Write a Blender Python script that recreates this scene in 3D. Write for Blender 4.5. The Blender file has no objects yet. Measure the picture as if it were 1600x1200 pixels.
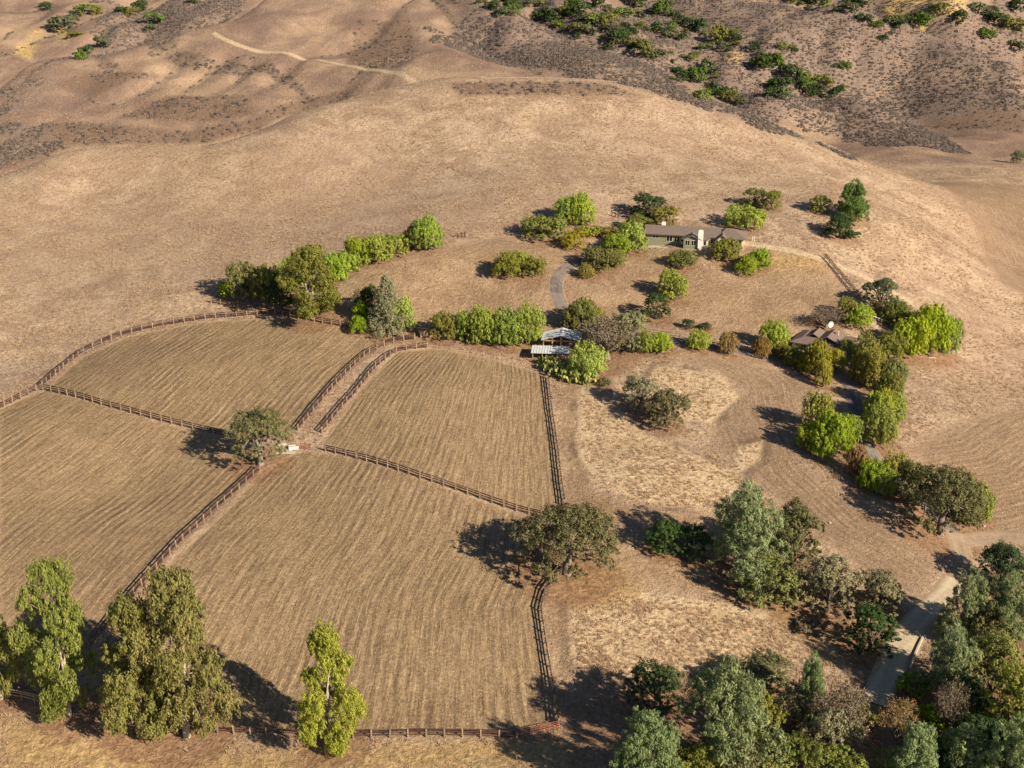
import bpy, math, random
import numpy as np
from mathutils import Vector, Matrix

# ------------------------------------------------------------------ camera, sky, sun, exposure
scn = bpy.context.scene
COL = scn.collection
FPX, PITCH, HC = 2000.0, math.radians(20.5), 109.0
cam = bpy.data.cameras.new('camera'); camo = bpy.data.objects.new('camera', cam); COL.objects.link(camo)
camo.location = (0, 0, HC); camo.rotation_euler = (math.pi / 2 - PITCH, 0, 0)
cam.sensor_width = 36; cam.lens = 36 * FPX / 1600; cam.clip_end = 5000; cam.clip_start = 1
scn.camera = camo
SUN_EL = math.radians(27.5); SUN_DIR = Vector((0.77, -0.64, 0)).normalized()
w = bpy.data.worlds.new('World'); scn.world = w; w.use_nodes = True
nt = w.node_tree; sky = nt.nodes.new('ShaderNodeTexSky'); sky.sky_type = 'NISHITA'; sky.sun_disc = False
sky.air_density = .8; sky.dust_density = .3; sky.ozone_density = 2.0; sky.sun_elevation = SUN_EL; sky.sun_rotation = math.atan2(SUN_DIR.x, SUN_DIR.y)
bg = nt.nodes['Background']; bg.inputs[1].default_value = 0.05
nt.links.new(sky.outputs[0], bg.inputs[0])
sun = bpy.data.lights.new('sun', 'SUN'); suno = bpy.data.objects.new('sun', sun); COL.objects.link(suno)
sun.energy = 5.0; sun.angle = math.radians(0.5); sun.color = (1.0, 0.855, 0.655)
sd = Vector((SUN_DIR.x * math.cos(SUN_EL), SUN_DIR.y * math.cos(SUN_EL), math.sin(SUN_EL)))
suno.rotation_euler = sd.to_track_quat('Z', 'Y').to_euler(); suno.location = (150, 0, 200)
scn.view_settings.view_transform = 'Standard'; scn.view_settings.look = 'None'
scn.view_settings.exposure = 0.92; scn.view_settings.gamma = 1

rng = np.random.default_rng(11); random.seed(5)

# ------------------------------------------------------------------ helpers
CP, SP = math.cos(PITCH), math.sin(PITCH)
def ray(px, py):
    u = (np.asarray(px, float) - 800) / FPX; v = (np.asarray(py, float) - 600) / FPX
    return np.stack([u, CP - v * SP, -(SP + v * CP)], -1)
def pt(px, py, Z):
    return ray(px, py) * np.asarray(Z, float)[..., None] + np.array([0, 0, HC])
def project(P):
    P = np.asarray(P, float); y = P[..., 1]; z = P[..., 2] - HC
    Z = y * CP - z * SP; up = y * SP + z * CP
    return 800 + FPX * P[..., 0] / Z, 600 - FPX * up / Z, Z

# terrain control points: pixel of a ground point and its depth in metres
CTRL = [
 # foreground and paddocks
 (110,1110,182),(530,1165,177),(870,1133,182),(300,1150,180),(200,940,200),(0,900,206),(0,1100,184),(700,1000,196),(500,850,217),
 (405,728,241),(650,742,236),(835,800,230),(200,760,236),(0,680,247),(65,607,270),(230,652,257),(465,672,252),(502,676,251),
 (850,590,276),(870,700,250),(700,600,268),(700,670,252),(600,535,289),(400,560,280),(250,560,281),(120,545,294),(300,500,303),(415,492,303),
 (0,560,292),(840,960,202),(880,890,213),(1000,1000,198),(1100,680,255),(1000,640,263),(1000,760,237),(1200,820,230),(1150,1000,200),
 (950,1190,173),(1250,1190,174),(1400,1020,200),(1380,1080,191),(1560,1180,177),(1590,950,212),(1500,850,231),(1465,838,229),(1300,720,246),(1200,640,262),
 (1330,620,270),(1290,545,290),(1200,560,284),(1100,545,284),(1000,535,286),(860,560,284),(900,500,296),(760,545,287),
 # knoll with the houses
 (700,450,308),(600,440,308),(530,470,303),(870,450,307),(800,400,320),(1000,430,316),(1068,386,331),(1010,386,334),(1150,378,333),(1180,430,320),
 (1250,470,308),(1250,400,327),(1300,440,318),(1350,480,306),(1420,520,302),(1000,480,302),(690,375,326),(900,370,334),(760,360,335),(600,400,320),
 (350,460,312),(200,480,310),(450,420,322),(0,500,308),
 # slope and near ridge
 (0,400,342),(200,380,350),(400,330,365),(600,300,375),(800,300,362),(1000,300,362),(850,210,405),(600,210,408),(1050,230,402),(300,280,385),(150,300,385),
 (1200,320,358),(1200,240,408),(1340,330,356),(1330,290,395),(1430,350,368),(1450,430,340),
 # right valley floor
 (1540,400,394),(1590,450,362),(1470,295,446),(1500,330,416),(1550,350,433),(1530,300,470),(1590,300,480),(1500,280,490),(1590,250,543),(1420,235,552),(1560,215,588),(1300,212,591),(1470,216,584),(1505,235,566),(1540,200,606),(1595,205,600),(1500,222,578),
 (1560,520,324),(1520,600,290),(1590,650,272),(1450,620,272),(1420,690,255),(1590,760,246),(1540,720,252),
 # ridge behind, its face and the valley between
 (150,220,494),(0,232,490),(300,200,502),(250,170,517),(420,180,506),(540,146,516),(640,108,520),(300,110,546),(100,160,528),(450,100,546),(600,70,572),(850,90,556),(740,60,575),
 (560,-40,642),(600,0,620),(700,100,526),(850,108,514),(1000,124,508),
 # hills beyond
 (900,50,672),(1000,82,660),(1080,118,650),(1180,165,600),(880,8,720),(1000,20,722),(1100,60,690),(1200,100,660),(1300,60,682),(1200,20,720),
 (1400,150,660),(1480,185,625),(1500,120,650),(1590,150,632),(1440,70,682),(1590,60,720),(1440,22,722),(1440,0,731),(1490,22,718),(1490,0,728),(1590,0,752),(1545,30,735),(1530,0,740),
 (100,40,690),(0,60,672),(250,10,720),(0,0,735),(200,60,668),(330,35,676),
 (0,-100,820),(400,-100,820),(800,-100,820),(1200,-100,820),(1600,-100,820),(800,-160,1100),(0,-160,1100),(1600,-160,1100),
]
# ridge crests (pixel, depth) with the depth of the hollow hidden behind them: metres behind, metres below the sight line
CRESTS = [([(-60,300,398),(0,275,402),(110,232,408),(240,228,412),(330,225,416),(400,207,422),(450,183,430),(530,160,438)], 36, 13),
 ([(560,151,441),(600,140,444),(680,125,450),(760,121,452),(850,121,450),(950,125,448),(1040,140,446),(1110,155,448),(1180,182,450)], 24, 5.5),
 ([(1230,198,451),(1260,210,452),(1330,245,452),(1385,265,449)], 45, 5),
 ([(-60,160,532),(0,140,540),(130,90,566),(240,60,585),(330,45,597),(430,2,630),(480,-20,640)], 42, 13),
 ([(700,-14,632),(740,0,625),(800,22,612),(900,65,584),(1000,100,560),(1060,125,546),(1120,156,526),(1190,186,510)], 38, 12),
 ([(1240,160,612),(1280,154,622),(1330,155,624),(1420,190,602),(1450,206,590)], 18, 3.5),
 ([(1330,20,700),(1390,28,696),(1440,42,690),(1500,66,680),(1560,92,668),(1620,116,656)], 26, 10)]
HID_PTS = []
for cr, gap, drop in CRESTS:
    cr = np.array(cr, float); n_ = int((cr[-1, 0] - cr[0, 0]) / 38) + 1; xs = np.linspace(cr[0, 0], cr[-1, 0], n_)
    ys = np.interp(xs, cr[:, 0], cr[:, 1]); zs = np.interp(xs, cr[:, 0], cr[:, 2])
    CTRL += list(zip(xs, ys, zs)); h_ = pt(xs, ys, zs + gap); h_[:, 2] -= drop; HID_PTS.append(h_)
ca = np.array(CTRL, float); CPTS = pt(ca[:, 0], ca[:, 1], ca[:, 2])
guard = np.array([[-260,220,14],[-220,120,6],[-120,90,0],[0,90,-2],[120,90,-3],[200,130,-1],[240,240,6],[280,340,8],[-330,340,24],[-380,450,35],[-450,640,50],
                  [-600,900,90],[600,900,90],[330,500,12],[420,650,35],[0,40,-2],[-200,40,2],[200,40,-3]], float)
CPTS = np.vstack([CPTS, guard] + HID_PTS)
def tps_fit(P, z, lam):
    n = len(P); d = np.hypot(P[:, None, 0] - P[None, :, 0], P[:, None, 1] - P[None, :, 1])
    K = np.where(d > 0, d * d * np.log(np.maximum(d, 1e-9)), 0) + lam * np.eye(n)
    Q = np.c_[np.ones(n), P]; A = np.zeros((n + 3, n + 3)); A[:n, :n] = K; A[:n, n:] = Q; A[n:, :n] = Q.T
    return np.linalg.solve(A, np.r_[z, 0, 0, 0])
PN = CPTS[:, :2] / 100; WT = tps_fit(PN, CPTS[:, 2], 0.0012)
GX0, GY0, GS, GNX, GNY = -760.0, 20.0, 4.0, 380, 290
gx = GX0 + GS * np.arange(GNX); gy = GY0 + GS * np.arange(GNY)
HG = np.zeros((GNY, GNX))
for j in range(GNY):
    q = np.c_[gx, np.full(GNX, gy[j])] / 100
    d2 = (q[:, None, 0] - PN[None, :, 0]) ** 2 + (q[:, None, 1] - PN[None, :, 1]) ** 2
    HG[j] = (0.5 * d2 * np.log(np.maximum(d2, 1e-12))) @ WT[:-3] + WT[-3] + q @ WT[-2:]
def vnoise(x, y, seed):                                       # smooth value noise, -1..1
    r = np.random.default_rng(seed).uniform(-1, 1, (64, 64))
    xi = np.floor(x).astype(int); yi = np.floor(y).astype(int); fx = x - xi; fy = y - yi
    fx = fx * fx * (3 - 2 * fx); fy = fy * fy * (3 - 2 * fy)
    a = r[yi % 64, xi % 64]; b = r[yi % 64, (xi + 1) % 64]; c = r[(yi + 1) % 64, xi % 64]; d = r[(yi + 1) % 64, (xi + 1) % 64]
    return (a * (1 - fx) + b * fx) * (1 - fy) + (c * (1 - fx) + d * fx) * fy
XX, YY = np.meshgrid(gx, gy)
hillw = np.clip((YY - 330) / 120, 0, 1); farw = np.clip((YY - 500) / 120, 0, 1)
HG += hillw * (0.5 * vnoise(XX / 22, YY / 22, 1) + 0.25 * vnoise(XX / 10, YY / 10, 2))
# side gullies and spurs running down the far hills
farw = np.clip((YY - 480) / 90, 0, 1)
def gully(x, y): return abs(vnoise(x / 44 + y / 120, y / 120, 3)), abs(vnoise(x / 18 - y / 60, y / 46, 4))
g1_, g2_ = gully(XX, YY); farw = farw * np.clip((HG - 12) / 9, 0, 1)          # none on the valley floor
HG += farw * (9.0 * (g1_ - .35) * np.clip(g1_ * 2.2, 0, 1) ** .3 + 3.2 * (g2_ - .35) + .6 * vnoise(XX / 9, YY / 14, 5))
def hz(x, y):                                                 # bicubic height lookup
    x = np.asarray(x, float); y = np.asarray(y, float)
    fx = np.clip((x - GX0) / GS, 1, GNX - 3); fy = np.clip((y - GY0) / GS, 1, GNY - 3)
    xi = np.floor(fx).astype(int); yi = np.floor(fy).astype(int); tx = fx - xi; ty = fy - yi
    def wts(t): return (-.5 * t + t * t - .5 * t ** 3, 1 - 2.5 * t * t + 1.5 * t ** 3, .5 * t + 2 * t * t - 1.5 * t ** 3, -.5 * t * t + .5 * t ** 3)
    wx, wy = wts(tx), wts(ty); out = 0
    for b in range(4):
        row = 0
        for a in range(4): row = row + wx[a] * HG[yi - 1 + b, xi - 1 + a]
        out = out + wy[b] * row
    return out
ZS = np.linspace(90, 900, 1400)
def ground(px, py):                                           # first hit of a pixel's ray with the terrain
    px = np.atleast_1d(np.asarray(px, float)); py = np.atleast_1d(np.asarray(py, float)); out = []
    for a, b in zip(px, py):
        P = ray(a, b)[None, :] * ZS[:, None] + np.array([0, 0, HC])
        f = P[:, 2] - hz(P[:, 0], P[:, 1]); k = np.argmax(f < 0)
        if f[k] >= 0: k = len(ZS) - 1
        k = max(k, 1); t = f[k - 1] / (f[k - 1] - f[k] + 1e-9)
        Q = P[k - 1] * (1 - t) + P[k] * t; Q[2] = hz(Q[0], Q[1]); out.append(Q)
    return np.array(out)
def gpoly(pts): a = np.array(pts, float); return ground(a[:, 0], a[:, 1])

def mesh_obj(name, V, F, mat=None, parent=None, smooth=False, attrs=None, link=True):
    V = np.asarray(V, float); me = bpy.data.meshes.new(name)
    if isinstance(F, np.ndarray):
        n, k = F.shape; me.vertices.add(len(V)); me.vertices.foreach_set('co', V.astype(np.float32).ravel())
        me.loops.add(n * k); me.loops.foreach_set('vertex_index', F.astype(np.int32).ravel())
        me.polygons.add(n); me.polygons.foreach_set('loop_start', np.arange(0, n * k, k, dtype=np.int32))
        me.polygons.foreach_set('loop_total', np.full(n, k, dtype=np.int32))
        if smooth: me.polygons.foreach_set('use_smooth', np.ones(n, bool))
        me.update(calc_edges=True)
    else:
        me.from_pydata([tuple(v) for v in V], [], [tuple(f) for f in F])
        if smooth:
            for p in me.polygons: p.use_smooth = True
    for k, (dom, arr) in (attrs or {}).items():
        a = me.attributes.new(k, 'FLOAT', dom); a.data.foreach_set('value', np.asarray(arr, np.float32))
    if mat: me.materials.append(mat)
    if not link: return me
    o = bpy.data.objects.new(name, me); COL.objects.link(o)
    if parent: o.parent = parent
    return o
def add(name, me, parent=None, mat=None, mw=None):
    o = bpy.data.objects.new(name, me); COL.objects.link(o)
    if parent: o.parent = parent
    if mw is not None: o.matrix_local = mw
    if mat:
        o.material_slots[0].link = 'OBJECT'; o.material_slots[0].material = mat
    return o
def empty(name, loc, rz=0):
    o = bpy.data.objects.new(name, None); COL.objects.link(o); o.location = loc; o.rotation_euler = (0, 0, rz); o.empty_display_size = .2
    return o
def tag(o, label, cat, group=None):
    o['label'] = label; o['category'] = cat
    if group: o['group'] = group
    return o
def structure(o): o['kind'] = 'structure'; return o

class MB:                                                     # collects boxes / prisms / tubes into one mesh
    def __init__(s): s.V = []; s.F = []
    def poly(s, pts, faces):
        b = len(s.V); s.V += [tuple(p) for p in pts]; s.F += [tuple(i + b for i in f) for f in faces]; return s
    def box(s, a, b):
        (x0, y0, z0), (x1, y1, z1) = a, b
        return s.poly([(x0,y0,z0),(x1,y0,z0),(x1,y1,z0),(x0,y1,z0),(x0,y0,z1),(x1,y0,z1),(x1,y1,z1),(x0,y1,z1)],
                      [(3,2,1,0),(4,5,6,7),(0,1,5,4),(1,2,6,5),(2,3,7,6),(3,0,4,7)])
    def slab(s, quad, t):                                     # a quad given thickness downwards
        q = [Vector(p) for p in quad]; n = len(q)
        lo = [p - Vector((0, 0, t)) for p in q]
        return s.poly(q + lo, [tuple(range(n)), tuple(reversed(range(n, 2 * n)))] + [(i, i + n, (i + 1) % n + n, (i + 1) % n) for i in range(n)])
    def tube(s, pts, rad, n=6, cap=True):
        b = len(s.V); pts = [Vector(p) for p in pts]
        for i, p in enumerate(pts):
            d = (pts[min(i + 1, len(pts) - 1)] - pts[max(i - 1, 0)]).normalized()
            a = d.orthogonal().normalized(); c = d.cross(a)
            for k in range(n):
                t = 2 * math.pi * k / n; s.V.append(tuple(p + (a * math.cos(t) + c * math.sin(t)) * rad[i]))
        for i in range(len(pts) - 1):
            for k in range(n):
                s.F.append((b + i * n + k, b + i * n + (k + 1) % n, b + (i + 1) * n + (k + 1) % n, b + (i + 1) * n + k))
        if cap: s.F.append(tuple(b + (len(pts) - 1) * n + k for k in range(n)))
        return s
    def build(s, name, mat, parent=None, smooth=False): return mesh_obj(name, s.V, s.F, mat, parent, smooth)
    def mesh(s, name, mat, smooth=False): return mesh_obj(name, s.V, s.F, mat, None, smooth, link=False)

# ------------------------------------------------------------------ materials
def nmat(name):
    m = bpy.data.materials.new(name); m.use_nodes = True; t = m.node_tree
    return m, t, t.nodes['Principled BSDF']
class NB:
    def __init__(s, t): s.t = t
    def n(s, ty, **k):
        x = s.t.nodes.new(ty)
        for a, b in k.items(): setattr(x, a, b)
        return x
    def _in(s, sock, v):
        if isinstance(v, bpy.types.NodeSocket): s.t.links.new(v, sock)
        elif v is not None: sock.default_value = v
    def math(s, op, a, b=None, c=None, clamp=False):
        x = s.n('ShaderNodeMath', operation=op, use_clamp=clamp); s._in(x.inputs[0], a); s._in(x.inputs[1], b); s._in(x.inputs[2], c); return x.outputs[0]
    def mix(s, f, a, b, bt='MIX'):
        x = s.n('ShaderNodeMix', data_type='RGBA', blend_type=bt); s._in(x.inputs[0], f)
        for k, v in ((6, a), (7, b)): s._in(x.inputs[k], v if isinstance(v, bpy.types.NodeSocket) else (*v, 1) if len(v) == 3 else v)
        return x.outputs[2]
    def ramp(s, f, lo, hi, smooth=True):
        x = s.n('ShaderNodeMapRange', interpolation_type='SMOOTHSTEP' if smooth else 'LINEAR')
        s._in(x.inputs[0], f); x.inputs[1].default_value = lo; x.inputs[2].default_value = hi; return x.outputs[0]
    def noise(s, vec, scale, detail=4, rough=.6, dist=0):
        x = s.n('ShaderNodeTexNoise'); s._in(x.inputs['Vector'], vec); x.inputs['Scale'].default_value = scale
        x.inputs['Detail'].default_value = detail; x.inputs['Roughness'].default_value = rough; x.inputs['Distortion'].default_value = dist; return x.outputs[0]
    def attr(s, name): x = s.n('ShaderNodeAttribute', attribute_name=name); return x.outputs['Fac']
    def bump(s, h, strength, dist, normal=None):
        x = s.n('ShaderNodeBump'); s._in(x.inputs['Height'], h); x.inputs['Strength'].default_value = strength; x.inputs['Distance'].default_value = dist
        if normal: s._in(x.inputs['Normal'], normal)
        return x.outputs[0]
def simple(name, col, rough=.8, var=.25, scale=3.0, metallic=0, bump=.0):
    m, t, p = nmat(name); b = NB(t); geo = b.n('ShaderNodeTexCoord').outputs['Object']
    n = b.noise(geo, scale, 5, .65)
    dk = tuple(c * (1 - var) for c in col); lt = tuple(min(1, c * (1 + var)) for c in col)
    t.links.new(b.mix(b.ramp(n, .3, .7), dk, lt), p.inputs['Base Color'])
    p.inputs['Roughness'].default_value = rough; p.inputs['Metallic'].default_value = metallic; p.inputs['Specular IOR Level'].default_value = .25
    if bump: t.links.new(b.bump(n, 1, bump), p.inputs['Normal'])
    return m
def leafmat(name, col, col2, trans=.3):
    m, t, p = nmat(name); b = NB(t)
    r = b.attr('rnd'); oi = b.n('ShaderNodeObjectInfo').outputs['Random']
    c = b.mix(b.math('POWER', r, 1.3), col, col2)
    hs = b.n('ShaderNodeHueSaturation'); b._in(hs.inputs['Color'], c)
    b._in(hs.inputs['Hue'], b.math('MULTIPLY_ADD', oi, .034, .478)); oj = b.math('FRACT', b.math('MULTIPLY', oi, 7.31)); b._in(hs.inputs['Value'], b.math('MULTIPLY_ADD', oj, .36, .94)); b._in(hs.inputs['Saturation'], b.math('MULTIPLY_ADD', b.math('FRACT', b.math('MULTIPLY', oi, 3.77)), .22, .88))
    c = hs.outputs[0]; p.inputs['Roughness'].default_value = .6; p.inputs['Specular IOR Level'].default_value = .15
    t.links.new(c, p.inputs['Base Color'])
    tr = b.n('ShaderNodeBsdfTranslucent'); t.links.new(c, tr.inputs[0])
    mx = b.n('ShaderNodeMixShader'); mx.inputs[0].default_value = trans
    t.links.new(p.outputs[0], mx.inputs[1]); t.links.new(tr.outputs[0], mx.inputs[2])
    t.links.new(mx.outputs[0], t.nodes['Material Output'].inputs[0]); return m
LEAF = {
 'br': leafmat('leaf_bright_green', (.165,.235,.026), (.35,.42,.045)),
 'ol': leafmat('leaf_olive', (.12,.142,.032), (.245,.245,.058)),
 'yl': leafmat('leaf_yellow_green', (0.192,0.198,0.026), (0.384,0.348,0.042)),
 'dk': leafmat('leaf_dark_green', (0.034,0.066,0.022), (0.078,0.126,0.036)),
 'oak': leafmat('leaf_oak', (.098,.104,.042), (.215,.20,.085)),
 'gp': leafmat('leaf_pine', (.14,.188,.078), (.315,.36,.16)),
 'gr': leafmat('leaf_grey', (0.143,0.116,0.072), (0.264,0.220,0.149)),
 'eu': leafmat('leaf_eucalyptus', (.13,.148,.032), (.27,.27,.068)),
 'ew': leafmat('leaf_eucalyptus_brown', (.14,.142,.034), (.295,.255,.07)),
 'go': leafmat('leaf_grey_olive', (.15,.138,.07), (.285,.255,.145)),
 'eb': leafmat('leaf_eucalyptus_yellow', (.18,.195,.027), (.37,.35,.056)),
 'rs': leafmat('leaf_rusty', (0.187,0.121,0.044), (0.330,0.220,0.083)),
 'sv': leafmat('leaf_silver', (0.161,0.172,0.086), (0.310,0.299,0.172)),
 'pn': leafmat('leaf_green_pine', (0.072,0.130,0.026), (0.195,0.260,0.046)),
 'bo': leafmat('leaf_blue_oak', (.085,.108,.055), (.19,.21,.10)),
}
BARK = simple('bark_brown', (.10,.075,.055), .95, .4, 2); BARKW = simple('bark_white', (.36,.30,.24), .9, .3, 1.5); BARKO = simple('bark_oak', (.15,.12,.095), .95, .4, 2); BARKG = simple('bark_grey', (.20,.165,.13), .95, .35, 2)
WOODR = simple('fence_rail_wood', (.058,.032,.024), .85, .35, 6); WOODP = simple('fence_post_wood', (.30,.215,.145), .85, .35, 6)
PIPER = simple('pipe_red_oxide', (.26,.075,.04), .6, .25, 6); PIPEB = simple('pipe_dark', (.03,.028,.03), .5, .2, 6); STEELT = simple('steel_post', (.22,.20,.18), .6, .2, 5)
WHITE = simple('white_paint', (.74,.70,.62), .6, .06, 4); TRIM = simple('cream_trim', (.68,.62,.5), .6, .08, 4)
SIDING = simple('sage_siding', (.20,.205,.135), .75, .1, 3); CREAM = simple('cream_siding', (.52,.47,.33), .75, .1, 3)
GLASS = simple('window_glass', (.015,.018,.022), .12, .2, 2)
METALW = simple('white_metal_roof', (.50,.52,.545), .4, .08, .8); WOODL = simple('pale_lumber', (.46,.30,.17), .85, .2, 4); CONC = simple('concrete', (.42,.38,.31), .9, .2, 2)
SLATE = simple('slate_dark', (.05,.06,.075), .7, .1, 3); BLUEW = simple('blue_grey_wall', (.17,.24,.32), .7, .1, 3)
def roofmat(name, col):
    m, t, p = nmat(name); b = NB(t); co = b.n('ShaderNodeTexCoord').outputs['Object']
    br = b.n('ShaderNodeTexBrick'); b._in(br.inputs['Vector'], co); br.inputs['Scale'].default_value = 1; br.inputs['Brick Width'].default_value = .5; br.inputs['Row Height'].default_value = .28
    br.inputs['Color1'].default_value = (*[c * .8 for c in col], 1); br.inputs['Color2'].default_value = (*[c * 1.2 for c in col], 1); br.inputs['Mortar'].default_value = (*[c * .6 for c in col], 1); br.inputs['Mortar Size'].default_value = .02
    n = b.noise(co, .8, 4); t.links.new(b.mix(b.math('MULTIPLY', n, .6), br.outputs[0], tuple(c * 1.25 for c in col)), p.inputs['Base Color'])
    p.inputs['Roughness'].default_value = .9; return m
ROOFB = roofmat('brown_shingle', (.15,.115,.095)); ROOFR = roofmat('red_brown_shingle', (.17,.118,.098))

# ------------------------------------------------------------------ ground zones (outlines traced on the ground)
def seg_dist(P, poly, closed):
    d = np.full(len(P), 1e9); n = len(poly); along = np.zeros(len(P))
    for i in range(n if closed else n - 1):
        a = poly[i]; b = poly[(i + 1) % n]; e = b - a; t = np.clip(((P - a) @ e) / (e @ e + 1e-9), 0, 1)
        q = P - (a + t[:, None] * e); dd = np.hypot(q[:, 0], q[:, 1]); d = np.minimum(d, dd)
    return d
def inside(P, poly):
    r = np.zeros(len(P), bool); n = len(poly)
    for i in range(n):
        x1, y1 = poly[i]; x2, y2 = poly[(i + 1) % n]
        c = ((y1 > P[:, 1]) != (y2 > P[:, 1])) & (P[:, 0] < (x2 - x1) * (P[:, 1] - y1) / (y2 - y1 + 1e-12) + x1); r ^= c
    return r
def resample(P, step):
    P = np.asarray(P, float); d = np.r_[0, np.cumsum(np.hypot(*(np.diff(P[:, :2], axis=0).T)))]
    n = max(2, int(round(d[-1] / step)) + 1); t = np.linspace(0, d[-1], n)
    return np.c_[np.interp(t, d, P[:, 0]), np.interp(t, d, P[:, 1])]
def smooth_line(Q, it=6):
    Q = Q.copy()
    for _ in range(it): Q[1:-1] = .25 * Q[:-2] + .5 * Q[1:-1] + .25 * Q[2:]
    return Q
ROWGUIDES = {
 'left': gpoly([(120,1040),(190,955),(290,838),(405,733),(466,672),(540,585),(600,540),(640,500)])[:, :2],
 'right': gpoly([(885,1190),(873,1135),(852,1010),(846,955),(876,880),(879,790),(868,700),(858,592),(850,570)])[:, :2],
 'patch': gpoly([(960,556),(1100,570),(1150,600),(1155,650),(1200,740),(1300,830),(1420,900)])[:, :2],
 'east': gpoly([(1470,290),(1530,350),(1550,400),(1600,440)])[:, :2],
 'dome': gpoly([(700,395),(760,378),(830,388),(880,420)])[:, :2],
 'low': gpoly([(1420,700),(1500,690),(1600,640)])[:, :2],
}
# (outline in photo pixels, row guide)
MOWN = [
 ([(66,612),(130,557),(200,526),(320,503),(420,497),(560,512),(598,538),(540,582),(466,668),(390,690),(230,652)], 'left'),
 ([(0,640),(64,612),(230,656),(380,690),(405,730),(290,838),(190,955),(110,1050),(0,1050)], 'left'),
 ([(505,690),(560,612),(620,550),(680,545),(760,560),(850,585),(866,700),(880,800),(845,806),(720,766),(580,720)], 'mix'),
 ([(410,735),(470,705),(510,708),(720,772),(845,812),(880,890),(846,930),(843,1000),(868,1130),(800,1150),(540,1150),(150,1120),(120,1050),(200,950)], 'mix'),
]
TILLED = [
 ([(1050,560),(1150,560),(1260,590),(1250,640),(1240,720),(1330,780),(1440,830),(1480,850),(1430,930),(1350,890),(1260,820),(1160,740),(1120,690),(1110,640),(1160,610),(1130,585)], 'patch'),
 ([(1450,285),(1620,290),(1620,470),(1560,440),(1530,380)], 'east'),
 ([(1420,700),(1500,660),(1620,640),(1620,830),(1540,830),(1470,770)], 'low'),
 ([(700,385),(780,370),(860,390),(870,425),(800,420),(700,400)], 'dome'),
]
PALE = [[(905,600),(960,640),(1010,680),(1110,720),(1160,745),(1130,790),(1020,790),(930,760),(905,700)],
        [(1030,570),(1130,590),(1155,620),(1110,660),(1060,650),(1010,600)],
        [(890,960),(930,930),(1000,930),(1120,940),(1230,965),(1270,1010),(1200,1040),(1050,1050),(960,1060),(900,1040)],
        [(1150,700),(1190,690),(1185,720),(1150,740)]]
CREW = [[(888,604),(906,604),(902,700),(925,768),(1020,797),(1130,797),(1200,850),(1250,950),(1190,945),(1100,925),(1000,918),(930,922),(888,965),(894,1090),(872,1100),(854,960),(890,890),(890,790),(874,650)],
 [(560,425),(700,395),(880,385),(1000,390),(1180,400),(1290,420),(1340,470),(1300,520),(1200,545),(1060,520),(900,490),(860,540),(700,530),(640,530),(560,510),(520,480)]]   # close mown yard round the house
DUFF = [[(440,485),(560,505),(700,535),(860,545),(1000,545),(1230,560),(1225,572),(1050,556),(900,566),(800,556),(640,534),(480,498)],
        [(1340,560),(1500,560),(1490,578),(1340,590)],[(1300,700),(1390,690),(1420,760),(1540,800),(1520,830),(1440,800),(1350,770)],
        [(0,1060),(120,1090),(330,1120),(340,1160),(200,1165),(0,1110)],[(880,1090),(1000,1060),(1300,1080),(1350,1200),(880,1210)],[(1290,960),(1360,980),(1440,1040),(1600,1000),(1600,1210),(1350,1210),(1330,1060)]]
YELLOW = [[(0,1120),(200,1165),(540,1165),(880,1150),(900,1210),(0,1210)],[(860,880),(960,880),(1010,940),(900,950),(870,920)],[(1160,395),(1290,400),(1290,425),(1180,420)],[(1180,920),(1300,980),(1350,1030),(1300,1030),(1190,950)]]
SCRUB = [[(735,2),(800,24),(900,67),(1060,128),(1190,186),(1330,246),(1300,235),(1180,195),(1040,150),(960,130),(880,112),(780,100),(690,60)],
         [(745,0),(900,60),(1060,124),(1200,186),(1290,200),(1400,225),(1500,238),(1440,190),(1600,175),(1600,0),(1500,0),(1400,0),(1300,0),(1200,0),(1100,0),(1000,0),(900,2),(840,4)],
         [(0,140),(60,118),(80,130),(40,170),(0,180)],[(0,190),(60,195),(90,225),(60,245),(0,250)],[(160,0),(380,0),(330,40),(150,85)],[(780,60),(880,110),(740,75),(680,45)]]
BRUSH = [[(0,272),(110,229),(240,225),(330,222),(400,204),(450,180),(540,156),(545,138),(480,150),(400,185),(300,205),(180,196),(80,190),(0,225)],
         [(180,185),(260,150),(380,150),(400,180),(300,190)],[(560,30),(640,30),(650,80),(600,110),(540,95)],[(80,130),(150,110),(240,120),(150,150)],[(1400,130),(1600,150),(1600,210),(1440,200)],[(700,130),(950,132),(1000,150),(900,150),(720,150)]]
SAND = [[(20,84),(50,50),(75,40),(70,62),(45,92)],[(85,45),(112,38),(104,70)],[(1385,-4),(1450,-6),(1515,-4),(1505,36),(1450,34),(1395,30)],[(820,0),(845,0),(850,14),(822,12)],[(1140,80),(1165,88),(1155,104),(1130,95)],[(1535,50),(1560,20),(1570,24),(1545,60)]]
TRACK = [[(335,52),(345,68),(420,80),(530,98),(640,118),(760,122)],[(760,122),(850,121),(950,126),(1040,142),(1110,158)],[(1150,378),(1240,392),(1330,420),(1420,470)],[(1075,745),(1140,760)],[(1010,932),(1090,938),(1190,960)]]

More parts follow.
